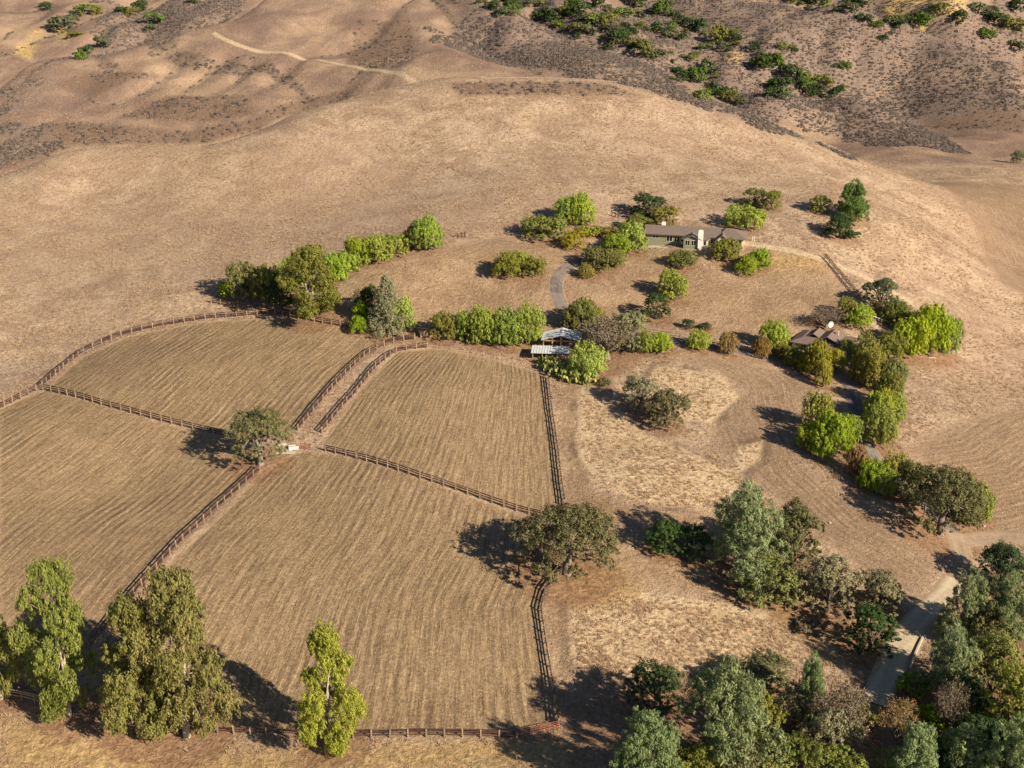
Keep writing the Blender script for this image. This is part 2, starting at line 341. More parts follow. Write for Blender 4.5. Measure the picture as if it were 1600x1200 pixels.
NC, NR = 720, 940
tanv = np.linspace(-.72, .72, NC); yv = np.exp(np.linspace(math.log(105), math.log(1080), NR))
TX, TY = np.meshgrid(tanv, yv); TX = (TX * (TY + 20)).ravel(); TY = TY.ravel(); TP = np.c_[TX, TY]
TZ = hz(TX, TY)
def union_sd(polys, lim=14.0):
    out = np.full(len(TP), -lim)
    for pl in polys:
        g = gpoly(pl)[:, :2] if not isinstance(pl, np.ndarray) else pl
        lo = g.min(0) - lim; hi = g.max(0) + lim
        k = np.where((TP[:, 0] > lo[0]) & (TP[:, 0] < hi[0]) & (TP[:, 1] > lo[1]) & (TP[:, 1] < hi[1]))[0]
        d = seg_dist(TP[k], g, True); s = np.where(inside(TP[k], g), d, -d); out[k] = np.maximum(out[k], np.minimum(s, lim))
    return out
A = {}
A['sd_mown'] = union_sd([m[0] for m in MOWN]); A['sd_till'] = union_sd([m[0] for m in TILLED])
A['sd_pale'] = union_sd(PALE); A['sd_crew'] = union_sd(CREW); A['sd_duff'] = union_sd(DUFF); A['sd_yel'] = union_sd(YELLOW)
A['sd_brush'] = union_sd(BRUSH); A['sd_scrub'] = union_sd(SCRUB); A['sd_sand'] = union_sd(SAND)
tr = np.full(len(TP), 20.0)
for pl in TRACK:
    g = smooth_line(resample(gpoly(pl), 5.0), 10); lo = g.min(0) - 20; hi = g.max(0) + 20
    k = np.where((TP[:, 0] > lo[0]) & (TP[:, 0] < hi[0]) & (TP[:, 1] > lo[1]) & (TP[:, 1] < hi[1]))[0]
    tr[k] = np.minimum(tr[k], seg_dist(TP[k], g, False))
A['d_track'] = tr
near = np.where((TY < 520))[0]; gd = {k: None for k in ROWGUIDES}
def gdist(k):
    if gd[k] is None: gd[k] = np.full(len(TP), 0.0); gd[k][near] = seg_dist(TP[near], ROWGUIDES[k], False)
    return gd[k]
rowu = np.zeros(len(TP)); 
sdl = {}
rowu = gdist('left').copy()
dl, dr = gdist('left'), gdist('right')
leftside = TX < np.interp(TY, ROWGUIDES['left'][:, 1], ROWGUIDES['left'][:, 0])
mixu = 60 * dl / (dl + dr + 1e-6)                             # rows fan from the left fence to the right fence
rowu = np.where(leftside, dl, mixu)
for pl, g in TILLED:
    gp = gpoly(pl)[:, :2]; lo = gp.min(0) - 6; hi = gp.max(0) + 6
    k = (TP[:, 0] > lo[0]) & (TP[:, 0] < hi[0]) & (TP[:, 1] > lo[1]) & (TP[:, 1] < hi[1]); kk = np.where(k)[0]
    kk = kk[A['sd_till'][kk] > -5]; rowu[kk] = gdist(g)[kk]
A['rowu'] = rowu
crA = np.vstack([np.array(CRESTS[0][0]), np.array(CRESTS[1][0]), np.array(CRESTS[2][0])]); crP = pt(crA[:, 0], crA[:, 1], crA[:, 2])
ycr = np.interp(TX / TY, crP[:, 0] / crP[:, 1], crP[:, 1]); ycr = np.where(TX / TY > .27, 520, ycr)
A['far'] = np.clip((TY - ycr - 2) / 9, 0, 1)
q1, q2 = gully(TX, TY); A['gul'] = np.clip((TY - 480) / 60, 0, 1) * np.clip((TZ - 13) / 8, 0, 1) * np.maximum(np.clip(1 - q1 / .16, 0, 1), .7 * np.clip(1 - q2 / .14, 0, 1))

# ------------------------------------------------------------------ trees: (kind, leaf colour, centre px, top px, foot px, width px, label)
# labels that end in '*' are shared by look-alikes of one row
TREES = [
 # row at the foot of the hill slope
 ('shrub','br',358,430,468,34,'small green bushy tree at the downhill end of the hillfoot row'),
 ('pepper','ol',388,402,474,64,'olive green pepper tree at the end of the hillfoot row, by the short rail fence'),
 ('pepper','ol',418,405,480,50,'olive green pepper tree next to the dark round one in the hillfoot row'),
 ('oak','dk',442,432,486,46,'dark green round tree beside the white trunked eucalyptus'),
 ('pepper','br',452,402,460,50,'bright green pepper tree behind the white trunked eucalyptus'),
 ('euc','ol',487,388,498,92,'tall open eucalyptus with a white forked trunk at the hillfoot row'),
 ('pepper','br',521,394,446,44,'bright green pepper tree in the long hillfoot row*'),
 ('pepper','br',543,388,432,40,'bright green pepper tree in the long hillfoot row*'),
 ('pepper','br',562,366,420,44,'bright green pepper tree in the long hillfoot row*'),
 ('pepper','br',588,364,416,52,'bright green pepper tree in the long hillfoot row*'),
 ('pepper','br',616,362,406,48,'bright green pepper tree in the long hillfoot row*'),
 ('pepper','rs',648,350,392,40,'brownish pepper tree at the uphill end of the hillfoot row'),
 ('pepper','br',668,337,396,50,'tall bright green pepper tree at the uphill end of the hillfoot row'),
 # clump above the lane fences
 ('oak','dk',580,444,500,48,'dark green tree behind the silvery tree at the head of the fenced lane'),
 ('conifer','sv',606,432,528,72,'silvery grey green conical tree at the head of the fenced lane'),
 ('pepper','br',559,494,524,28,'small bright green bush at the downhill foot of the silvery tree'),
 ('pepper','br',564,470,505,26,'small bright green pepper tree pressed against the silvery tree'),
 ('pepper','br',632,462,520,40,'bright green pepper tree on the shed side of the silvery tree'),
 # row behind the barn paddock
 ('pepper','ol',692,480,536,44,'olive brown weeping pepper tree beside the little wooden shed'),
 ('pepper','br',730,482,537,42,'bright green weeping pepper tree in the row between shed and barn*'),
 ('pepper','br',758,477,542,48,'bright green weeping pepper tree in the row between shed and barn*'),
 ('pepper','br',790,478,545,52,'bright green weeping pepper tree in the row between shed and barn*'),
 ('pepper','br',822,473,543,50,'bright green weeping pepper tree in the row between shed and barn*'),
 # island clumps on the mown yard
 ('pepper','ol',790,393,438,46,'olive pepper tree in the round clump alone on the mown yard*'),
 ('pepper','br',812,391,430,42,'bright pepper tree at the back of the round clump on the mown yard'),
 ('pepper','ol',833,396,436,38,'olive pepper tree in the round clump alone on the mown yard*'),
 ('pepper','ol',850,330,383,70,'broad olive green domed pepper tree behind the yard'),
 ('pepper','br',886,306,352,40,'tall bright green pepper tree, one of a pair behind the yard*'),
 ('pepper','br',909,300,358,44,'tall bright green pepper tree, one of a pair behind the yard*'),
 ('pepper','yl',895,356,394,40,'yellow green small tree at the end of the yellow hedge'),
 ('shrub','yl',915,348,372,34,'yellow green bush in the hedge behind the green house garden*'),
 ('shrub','yl',936,348,372,34,'yellow green bush in the hedge behind the green house garden*'),
 ('shrub','yl',956,349,372,32,'yellow green bush in the hedge behind the green house garden*'),
 ('oak','dk',1011,297,346,56,'dark green round tree on the slope behind the green house'),
 ('oak','yl',1037,318,360,50,'golden green round tree at the back corner of the green house'),
 ('oak','ol',996,332,370,46,'olive tree in the shade beside the golden green tree'),
 ('pepper','br',988,345,400,46,'green pepper tree by the end wall of the green house'),
 ('pepper','br',962,362,402,44,'green pepper tree between the yellow hedge and the green house'),
 ('pepper','ol',936,382,430,58,'wide olive yellow pepper tree beside the bend of the drive'),
 ('pepper','ol',958,388,420,40,'olive pepper tree beside the wide one at the drive bend'),
 ('pepper','yl',917,412,438,28,'small yellowish bush at the edge of the drive bend'),
 ('pepper','br',1165,315,364,62,'large bright green pepper tree behind the cream wing of the house'),
 ('oak','ol',1180,290,328,42,'dark olive round tree, one of a touching pair on the slope*'),
 ('oak','ol',1205,294,332,34,'dark olive round tree, one of a touching pair on the slope*'),
 ('pine','pn',1330,275,348,50,'tall pointed green pine on the slope beyond the house'),
 ('oak','ol',1280,303,335,32,'small olive tree beside the tall pointed pine'),
 ('oak','dk',1312,330,378,50,'dark green oak in front of the tall pointed pine'),
 ('shrub','dk',1330,355,378,28,'dark green bush touching the oak below the tall pine'),
 ('pepper','ol',1132,370,410,44,'olive pepper tree hiding the front corner of the green house'),
 ('pepper','ol',1065,390,422,46,'low olive yellow tree on the yard in front of the chimney'),
 ('pepper','br',1187,385,424,36,'bright green small tree, upper of two touching below the lawn'),
 ('pepper','br',1165,398,433,34,'bright green small tree, lower of two touching below the lawn'),
 ('pepper','br',1049,418,474,50,'bright green pepper tree with a dark one at its foot'),
 ('oak','dk',1024,453,504,46,'dark green tree at the foot of the bright pepper tree'),
 ('pepper','ol',891,474,518,32,'small olive tree where the asphalt drive meets the lane'),
 ('pepper','ol',910,458,518,48,'olive yellow pepper tree where the asphalt drive meets the lane'),
 ('pepper','yl',932,480,512,36,'yellowish pepper tree behind the barn roof'),
 ('oak','sv',984,478,556,46,'grey green tall tree beside the leafless twiggy tree'),
 ('twiggy','gr',950,492,572,100,'large grey brown twiggy half bare tree beside the barn'),
 ('pepper','br',917,533,594,64,'bright green round pepper tree in front of the barn'),
 ('pepper','br',1009,513,554,32,'bright green bush on the lane edge past the twiggy tree*'),
 ('pepper','br',1034,518,554,36,'bright green bush on the lane edge past the twiggy tree*'),
 ('pepper','br',1090,514,549,38,'bright green bush in front of the dark pipe fence'),
 ('oak','dk',1075,497,516,20,'tiny dark green tree on the yard above the pipe fence*'),
 ('oak','dk',1102,503,518,22,'tiny dark green tree on the yard above the pipe fence*'),
 ('pepper','rs',1137,517,557,30,'small rusty brown tree in front of the dark pipe fence'),
 ('pepper','br',1208,498,552,44,'bright green pepper tree near the brown roofed house'),
 ('pepper','rs',1190,526,562,28,'small rusty tree at the foot of the bright green one'),
 ('pepper','ol',1224,536,562,28,'small olive tree between the rusty tree and the brown roofed house'),
 ('oak','oak',1038,605,673,66,'dense grey green oak on the pale grass bank'),
 ('oak','sv',1000,582,645,54,'loose grey green tree leaning over the dense oak on the bank'),
 ('shrub','oak',945,588,604,22,'small grey green bush at the edge of the cactus bed'),
 # brown roofed house and its avenue
 ('pepper','yl',1258,545,582,36,'yellow green tree in front of the brown roofed house wall'),
 ('pepper','yl',1275,528,594,44,'yellow green tree, tallest in front of the brown roofed house'),
 ('pepper','ol',1240,538,576,32,'olive tree hiding the end wall of the brown roofed house'),
 ('pepper','yl',1303,545,584,32,'yellow green tree by the door of the brown roofed house'),
 ('pepper','yl',1285,560,608,26,'thin yellow green tree at the lawn corner of the loop drive'),
 ('pepper','br',1319,528,566,28,'bright green tree at the right corner of the brown roofed house'),
 ('oak','bo',1375,428,492,58,'large blue green round tree above the brown roofed house'),
 ('pepper','yl',1322,462,503,34,'yellow green tree, leaning one of two above the brown roof'),
 ('pepper','br',1342,474,516,42,'bright green tree with thin trunk above the brown roof'),
 ('twiggy','gr',1291,480,518,54,'grey leafless thicket above the brown roof'),
 ('pepper','ol',1402,470,515,58,'olive rusty tree behind the big pepper trees'),
 ('pepper','br',1452,474,560,62,'big bright green pepper tree in the windbreak past the brown roofed house*'),
 ('pepper','br',1420,490,562,54,'big bright green pepper tree in the windbreak past the brown roofed house*'),
 ('pepper','br',1480,488,558,40,'big bright green pepper tree in the windbreak past the brown roofed house*'),
 ('pepper','ol',1388,514,564,46,'olive pepper tree at the windbreak end nearest the brown roofed house'),
 ('pepper','ol',1350,518,580,46,'olive tree at the top of the loop drive avenue'),
 ('pepper','yl',1344,545,600,40,'yellow olive pepper tree overhanging the top of the loop drive'),
 ('pepper','ol',1392,556,618,40,'olive pepper tree on the field side of the loop drive avenue'),
 ('pepper','yl',1378,600,664,42,'yellow green pepper tree in the middle of the loop drive avenue'),
 ('pepper','yl',1366,545,612,48,'yellow olive pepper tree in the loop drive avenue, below the top one'),
 ('pepper','ol',1384,580,645,46,'olive pepper tree midway along the loop drive avenue'),
 ('pepper','br',1368,612,668,46,'bright green pepper tree above the last one of the avenue'),
 ('pepper','br',1396,612,662,42,'bright green pepper tree on the outer side of the avenue'),
 ('pepper','br',1376,632,702,52,'large bright green pepper tree at the lower end of the avenue'),
 ('pepper','yl',1278,612,684,54,'bright yellow green pepper tree at the top of the big clump'),
 ('pepper','br',1262,655,706,40,'bright green pepper tree at the outer edge of the big clump'),
 ('pepper','br',1300,642,722,66,'largest bright green pepper tree of the big clump by the drive'),
 ('pepper','br',1328,646,694,34,'bright green pepper tree at the drive edge of the big clump'),
 ('pepper','br',1284,664,716,46,'bright green pepper tree in front of the big clump'),
 ('pepper','br',1378,728,776,44,'low bright green tree in the dip before the big oak'),
 ('pepper','rs',1338,690,748,32,'rusty olive tree below the big bright clump'),
 ('pepper','br',1360,715,768,50,'low bright green tree between the clump and the big oak'),
 ('pepper','yl',1396,702,768,48,'yellow green tree beside the big oak by the drive'),
 ('oak','oak',1428,715,792,60,'olive oak crown behind the big oak by the drive'),
 ('pepper','br',1522,748,822,56,'bright green pepper tree on the far side of the big oak'),
 ('bigoak','oak',1468,728,834,130,'big spreading oak with thick grey trunk at the road bend'),
 ('oak','oak',1510,765,828,50,'grey green oak joined to the big oak at the road bend'),
 # paddock oaks
 ('bigoak','oak',407,628,726,96,'lone oak on a pale trunk where the paddock fences meet'),
 ('bigoak','oak',886,790,896,168,'wide spreading oak standing over the paddock fence'),
 # creek side trees, middle right
 ('oak','dk',1037,808,870,58,'dark round oak in the shadow of the tall grey pine'),
 ('oak','dk',1083,816,876,48,'dark oak squeezed between the round oak and the tall grey pine'),
 ('pine','gp',1166,750,912,118,'tall broad grey pine on the bank above the creek field'),
 ('oak','oak',1240,780,895,84,'olive oak close behind the tall broad grey pine'),
 ('oak','ol',1205,868,952,104,'bushy mid green oak at the foot of the tall broad pine'),
 ('oak','go',1292,868,968,98,'pale grey olive thin oak between the pine and the road'),
 ('oak','go',1372,888,966,76,'pale grey olive oak leaning towards the dirt road'),
 ('oak','dk',1358,940,1030,86,'dark green oak beside the dirt road'),
 # lower right
 ('oak','dk',1562,850,930,84,'dark green oak above the pines at the road bend'),
 ('pine','gp',1510,884,1012,72,'grey pine standing right beside the road, uphill of the others'),
 ('pine','gp',1568,890,1022,84,'grey pine beside the road, behind the first roadside pine'),
 ('pine','gp',1484,972,1112,84,'grey pine at the inside edge of the concrete road'),
 ('shrub','br',1418,1042,1095,48,'bright green bush beside the shaded road end'),
 ('oak','ol',1545,990,1120,108,'olive oak in the dense wood beside the road*'),
 ('oak','ol',1580,1040,1190,120,'olive oak in the dense wood beside the road*'),
 ('oak','dk',1530,1110,1215,80,'dark oak in the shaded floor of the creek wood*'),
 ('twiggy','gr',1480,1065,1165,60,'bare grey twiggy tree in the creek wood beside the road'),
 ('pine','gp',1500,1130,1260,96,'green pine at the bottom of the creek wood'),
 ('shrub','br',1445,1090,1150,60,'light green bush under the bare tree in the creek wood'),
 ('oak','dk',1600,1130,1250,90,'dark oak in the shaded floor of the creek wood*'),
 ('oak','dk',1655,1080,1200,110,'dark oak on the outer side of the creek wood'),
 ('pine','gp',1650,1120,1290,110,'tall grey pine on the outer side of the creek wood'),
 ('oak','oak',1540,945,1030,60,'olive oak tucked behind the roadside pines'),
 ('oak','dk',1510,1060,1150,70,'dark oak in the shaded floor of the creek wood*'),
 ('shrub','ol',1455,1150,1205,70,'olive bush under the bare tree in the creek wood'),
 # bottom middle
 ('oak','dk',1024,1030,1122,96,'dark green oak behind the largest grey pine'),
 ('pine','gp',1128,1026,1225,150,'largest grey pine with a broad soft crown'),
 ('pine','gp',1015,1104,1260,112,'grey pine in front of the largest pine, beside the pipe gate shade'),
 ('oak','oak',1190,1020,1095,96,'olive oak beside the largest grey pine'),
 ('oak','ol',1192,1080,1170,66,'olive oak below the other beside the largest grey pine'),
 ('pine','gp',1262,1014,1142,48,'narrow grey pine standing alone in the gap before the road'),
 ('twiggy','gr',1310,1070,1190,90,'half bare grey green tree below the narrow pine'),
 ('oak','go',1290,1105,1205,86,'pale thin leaved tree under the narrow pine'),
 ('oak','ol',1200,1165,1245,100,'bushy olive oak at the creek foot*'),
 ('oak','ol',1095,1160,1250,90,'bushy olive oak at the creek foot*'),
 ('oak','ol',1312,1165,1248,84,'bushy olive oak at the creek foot*'),
 ('pine','gp',1425,1128,1262,84,'grey pine rising past the dry bush at the road end'),
 ('oak','ol',1250,1146,1236,84,'olive oak beside the half bare tree in the creek brush'),
 ('oak','oak',1150,1165,1262,94,'grey green oak in front of the largest grey pine'),
 ('pine','gp',1570,1112,1285,104,'grey pine deep in the creek wood'),
 ('oak','go',1240,1068,1150,72,'grey olive oak beside the narrow grey pine'),
 ('oak','dk',1470,1165,1250,84,'dark oak under the bare tree in the creek wood'),
 ('twiggy','rs',1400,1095,1175,70,'dry brown bush on the bank at the road end'),
 ('oak','ol',1400,1165,1245,84,'bushy olive oak at the creek foot*'),
 ('shrub','gr',1245,1140,1185,60,'grey brown bush in the creek brush below the olive oaks'),
 ('shrub','ol',1345,1100,1135,46,'olive bush beside the half bare tree above the road end'),
 ('shrub','oak',1150,1120,1170,60,'grey green bush between the two big grey pines'),
 ('shrub','ol',1430,1115,1160,50,'olive bush on the shaded bank past the road end'),
 ('shrub','gr',1260,965,990,44,'grey twiggy bush at the edge of the lower pale field'),
 ('oak','ol',1045,1160,1250,90,'olive oak filling the gap below the two big grey pines'),
 # eucalypts along the bottom fence
 ('euc','eu',2,910,1092,70,'eucalyptus beside the corner rails, partly out of view'),
 ('euc','eu',108,886,1116,104,'tall slender eucalyptus with a leaning white trunk'),
 ('euc','eu',225,940,1140,125,'eucalyptus in the big double clump, the lower mass'),
 ('euc','ew',292,905,1150,140,'tallest brownish eucalyptus of the big double clump'),
 ('euc','eb',518,986,1166,100,'yellow green eucalyptus on a white trunk at the end of the rail fence'),
 ('oak','bo',1588,234,257,20,'tiny lone dark tree on the far valley field'),
]
# dark bushes scattered on the far hills: x, y(foot), width
HILLSHRUBS = [(70,14,22),(130,24,34),(100,50,44),(72,18,16),(118,60,26),(135,88,30),(128,94,22),(160,76,28),(190,22,26),(205,28,30),(216,20,26),(243,40,30),(237,50,26),(220,12,22),(150,24,24),(300,8,18),
 (800,24,40),(830,10,34),(850,38,40),(880,30,30),(900,26,44),(925,40,36),(915,58,34),(935,16,30),(955,36,34),(950,52,26),(975,30,30),(995,10,40),(985,55,28),(1000,86,50),(1025,52,26),(1035,25,36),(1050,60,32),(1062,42,30),(1000,48,24),(965,70,34),(870,45,26),(1030,90,26),(1090,50,34),(1125,66,36),(1150,64,24),(1100,80,24),(1130,80,24),(1178,80,22),(1075,96,24),
 (1060,120,26),(1085,128,40),(1105,116,32),(1120,152,40),(1140,158,34),(1190,108,36),(1210,104,30),(1235,110,22),(1215,142,42),(1222,78,20),(1235,128,40),(1260,140,36),(1225,155,36),(1265,152,28),(1285,138,30),(1308,150,28),(1320,108,22),(1330,20,26),(1355,38,20),(1395,38,34),(1380,64,18),(1430,44,40),(1450,40,26),(1345,10,34),(1235,6,24),(1265,10,26),(1290,14,26),
 (1530,20,34),(1560,40,40),(1585,50,36),(1590,20,30),(1545,60,30),(1590,80,30),(1500,36,30),(1470,22,26),(770,14,28),(790,6,26)]

def frand(n): return rng.random(n)
def sphere_dirs(n):
    d = rng.normal(size=(n, 3)); return d / np.linalg.norm(d, axis=1)[:, None]
def cards(P, N, L, W, droop=0.0, up=0.0):
    n = len(P); N = N / (np.linalg.norm(N, axis=1)[:, None] + 1e-9)
    r = sphere_dirs(n); r[:, 2] += up - droop * 3; T = r - (r * N).sum(1)[:, None] * N
    if droop or up: T = T * .6 + np.array([0, 0, up - droop])
    T /= np.linalg.norm(T, axis=1)[:, None] + 1e-9; B = np.cross(N, T); B /= np.linalg.norm(B, axis=1)[:, None] + 1e-9
    V = np.stack([P - T * L[:, None] / 2, P + B * W[:, None] / 2 + N * .0, P + T * L[:, None] / 2, P - B * W[:, None] / 2], 1).reshape(-1, 3)
    return V, np.arange(4 * n).reshape(n, 4)
def clumps(C, R, per, flat=(1, 1, 1)):
    """leaves scattered round clump centres C with radii R"""
    n = len(C); k = np.repeat(np.arange(n), per); d = sphere_dirs(n * per); r = frand(n * per) ** .45
    off = d * r[:, None] * R[k][:, None] * np.array(flat)
    return C[k] + off, d, k
def crown_mesh(kind, H, W, seed):
    global rng
    rng = np.random.default_rng(seed); R = W / 2; limbs = []
    if kind in ('pepper', 'oak', 'bigoak', 'shrub'):
        nl = {'pepper': 11, 'oak': 10, 'bigoak': 20, 'shrub': 6}[kind]; lob = []
        for i in range(nl):
            a = i * 2.4 + frand(1)[0] * .9; q = math.sqrt((i + .4) / nl) * .72
            zz = {'pepper': .40, 'oak': .46, 'bigoak': .58, 'shrub': .35}[kind] + (.30 if kind != 'bigoak' else .22) * (1 - q ** 1.5 * 1.3) + rng.uniform(-.08, .08)
            lr = R * (rng.uniform(.31, .46) * .78 if kind == 'bigoak' else rng.uniform(.23, .49))
            c = np.array([math.cos(a) * q * R, math.sin(a) * q * R, zz * H])
            vz = {'pepper': rng.uniform(1.15, 1.6), 'oak': .85, 'bigoak': .72, 'shrub': .8}[kind] * min(1.3, H / W * 1.05)
            if c[2] - lr * vz < .02 * H: c[2] = .02 * H + lr * vz
            if c[2] + lr * vz > H: c[2] = H - lr * vz
            lob.append((c, lr, vz)); limbs.append(c)
        # a few lower lobes so the crown reaches toward the ground
        if kind in ('pepper', 'oak', 'shrub'):
            for i in range(7 if kind != 'shrub' else 4):
                a = i * .9 + rng.uniform(-.3, .3); lr = R * rng.uniform(.24, .34); c = np.array([math.cos(a) * R * .66, math.sin(a) * R * .66, (.24 if kind == 'oak' else .2) * H]); lob.append((c, lr, 1.1))
        if kind == 'bigoak':
            for i in range(11):
                a = i * .571 + rng.uniform(-.2, .2); lr = R * rng.uniform(.17, .25); c = np.array([math.cos(a) * R * .74, math.sin(a) * R * .74, (.27 + .08 * rng.random()) * H]); lob.append((c, lr, .85)); limbs.append(c)
        CC = []; CR = []; NN = []
        dens = {'pepper': 46, 'oak': 44, 'bigoak': 52, 'shrub': 34}[kind]
        for c, lr, vz in lob:
            m = int(dens * (lr / (R * .38)) ** 2); d = sphere_dirs(m); keep = d[:, 2] > -.55; d = d[keep]
            rad = lr * rng.uniform(.72, 1.06, len(d)) * (1 + .14 * np.sin(d[:, 0] * 7 + c[0]) * np.sin(d[:, 1] * 6 + c[1]))
            CC.append(c + d * rad[:, None] * np.array([1, 1, vz])); CR.append(np.full(len(d), lr * rng.uniform(.2, .3))); NN.append(d)
        CC = np.vstack(CC); CR = np.concatenate(CR); NN = np.vstack(NN); CC[:, 2] = np.maximum(CC[:, 2], .05 * H)
        per = {'pepper': 19, 'oak': 23, 'bigoak': 26, 'shrub': 15}[kind]
        P, d, k = clumps(CC, CR, per, (1, 1, 1.35) if kind == 'pepper' else (1.1, 1.1, .75))
        N = d + NN[k] * .9 + np.array([0, 0, .35]) + rng.normal(size=P.shape) * .35
        s = {'pepper': .031, 'oak': .028, 'bigoak': .018, 'shrub': .05}[kind] * W; L = s * rng.uniform(.7, 1.4, len(P))
        V, F = cards(P, N, L * (1.35 if kind == 'pepper' else 1), L * (.6 if kind == 'pepper' else .75), .5 if kind == 'pepper' else 0)
    elif kind == 'pine':
        lob = []; tops = [(0, 0, .97), (R * .34, R * .16, .88), (-R * .36, -R * .1, .84), (R * .02, -R * .40, .80), (-R * .08, R * .42, .86)]
        for tx, ty, th in tops:
            for j in range(6):
                f = (j + .3) / 5.6; a = rng.uniform(0, 6.283); q = (1 - f) ** .8 * R * .40
                c = np.array([tx * (1.25 - .45 * f) + math.cos(a) * q, ty * (1.25 - .45 * f) + math.sin(a) * q, H * (.14 + (th - .2) * f)])
                lob.append((c, R * rng.uniform(.22, .33) * (1.12 - .35 * f)))
        limbs = [np.array([tx * .8, ty * .8, th * H * .85]) for tx, ty, th in tops]
        CC = []; CR = []; NN = []
        for c, lr in lob:
            m = int(46 * (lr / (R * .28)) ** 2); d = sphere_dirs(m); d = d[d[:, 2] > -.6]; rad = lr * rng.uniform(.55, 1.1, len(d))
            CC.append(c + d * rad[:, None] * np.array([1, 1, 1.35])); CR.append(np.full(len(d), R * .075)); NN.append(d)
        CC = np.vstack(CC); CR = np.concatenate(CR); NN = np.vstack(NN); CC[:, 2] = np.clip(CC[:, 2], .04 * H, .985 * H)
        P, d, k = clumps(CC, CR, 27, (1, 1, 1.3)); N = d * .8 + NN[k] * .6 + rng.normal(size=P.shape) * .5 + np.array([0, 0, .25])
        L = .026 * W * rng.uniform(.7, 1.4, len(P)); V, F = cards(P, N, L * 1.5, L * .36, 0, .45)
    elif kind == 'conifer':
        CC = []; NN = []; CR = []; nlev = 18
        for j in range(nlev):
            f = j / (nlev - 1); z = H * (.06 + .94 * f); prof = (1 - f) ** .62 * .96 + .04; nb = int(6 + 10 * prof)
            for b_ in range(nb):
                a = rng.uniform(0, 6.283); ln = R * prof * rng.uniform(.65, 1.08)
                for q in (.5, .75, 1.0):
                    CC.append((math.cos(a) * ln * q, math.sin(a) * ln * q, z - ln * q * .12 + rng.uniform(-.025, .025) * H)); NN.append((math.cos(a) * .7, math.sin(a) * .7, .6)); CR.append(R * rng.uniform(.08, .14))
        CC = np.array(CC); NN = np.array(NN); CR = np.array(CR); CC[:, 2] = np.clip(CC[:, 2], .04 * H, H * .985)
        P, d, k = clumps(CC, CR, 18, (1, 1, 1.15)); N = d * .7 + NN[k] * .7 + rng.normal(size=P.shape) * .5
        L = .032 * W * rng.uniform(.7, 1.4, len(P)); V, F = cards(P, N, L * 1.2, L * .5, 0, .3); limbs = [np.array([0, 0, .9 * H])]
    elif kind == 'euc':
        lob = []; nl = 27
        for i in range(nl):
            f = .10 + .86 * (i + .5) / nl; prof = (.5 + .6 * math.sin(min(1, f * 1.15) * math.pi) ** .8) * (1 if f < .8 else .75)
            a = i * 2.4 + rng.uniform(-.5, .5); q = R * prof * rng.uniform(.15, .95)
            c = np.array([math.cos(a) * q, math.sin(a) * q, f * H]); lob.append((c, R * rng.uniform(.19, .42))); limbs.append(c)
        CC = []; CR = []; NN = []
        for c, lr in lob:
            m = int(44 * (lr / (R * .3)) ** 2); d = sphere_dirs(m); rad = lr * rng.uniform(.45, 1.1, m)
            CC.append(c + d * rad[:, None] * np.array([1, 1, 1.25])); CR.append(np.full(m, lr * .26)); NN.append(d)
        CC = np.vstack(CC); CR = np.concatenate(CR); NN = np.vstack(NN); CC[:, 2] = np.clip(CC[:, 2], .05 * H, .985 * H)
        P, d, k = clumps(CC, CR, 32, (.85, .85, 1.6)); N = d + NN[k] * .6 + rng.normal(size=P.shape) * .6 + np.array([0, 0, .2])
        L = .022 * W * rng.uniform(.7, 1.5, len(P)); V, F = cards(P, N, L * 1.5, L * .55, .5)
    else:                                                     # twiggy: sparse small leaves on a visible net of twigs
        lob = []
        for i in range(16):
            a = i * 2.4; q = math.sqrt((i + .5) / 16) * R * .8; c = np.array([math.cos(a) * q, math.sin(a) * q, H * (.45 + .35 * (1 - (q / R) ** 2) + rng.uniform(-.1, .1))]); lob.append(c); limbs.append(c)
        C0 = np.array(lob); k0 = rng.integers(0, 16, 420); CC = C0[k0] + sphere_dirs(420) * (R * .34 * frand(420) ** .5)[:, None]; CC[:, 2] = np.clip(CC[:, 2], .06 * H, H)
        P, d, k = clumps(CC, np.full(420, R * .09), 9); N = d + rng.normal(size=P.shape) * .6 + np.array([0, 0, .3])
        L = .026 * W * rng.uniform(.6, 1.5, len(P)); V, F = cards(P, N, L, L * .6)
    rn = np.clip(.5 + .35 * rng.normal(size=len(F)) * .6 + (np.repeat(rng.uniform(-.25, .25, len(CC)), len(F) // len(CC))), 0, 1)
    me = mesh_obj('crown_' + kind, V, F, LEAF['br'], attrs={'rnd': ('FACE', rn)}, link=False)
    # trunk with limbs
    b = MB(); r0 = {'pepper': .035, 'oak': .04, 'bigoak': .042, 'shrub': .03, 'pine': .032, 'conifer': .025, 'euc': .034, 'twiggy': .035}[kind] * W
    fork = {'pepper': .22, 'oak': .22, 'bigoak': .28, 'shrub': .08, 'pine': .35, 'conifer': .5, 'euc': .18, 'twiggy': .15}[kind] * H
    lean = rng.uniform(-.03, .03, 2) * H
    fk = Vector((lean[0], lean[1], fork)); b.tube([(0, 0, -.04 * H), (0, 0, .01 * H), fk * .5 + Vector((0, 0, 0)), fk], [r0 * 1.5, r0 * 1.2, r0, r0 * .85], 8)
    leaders = []
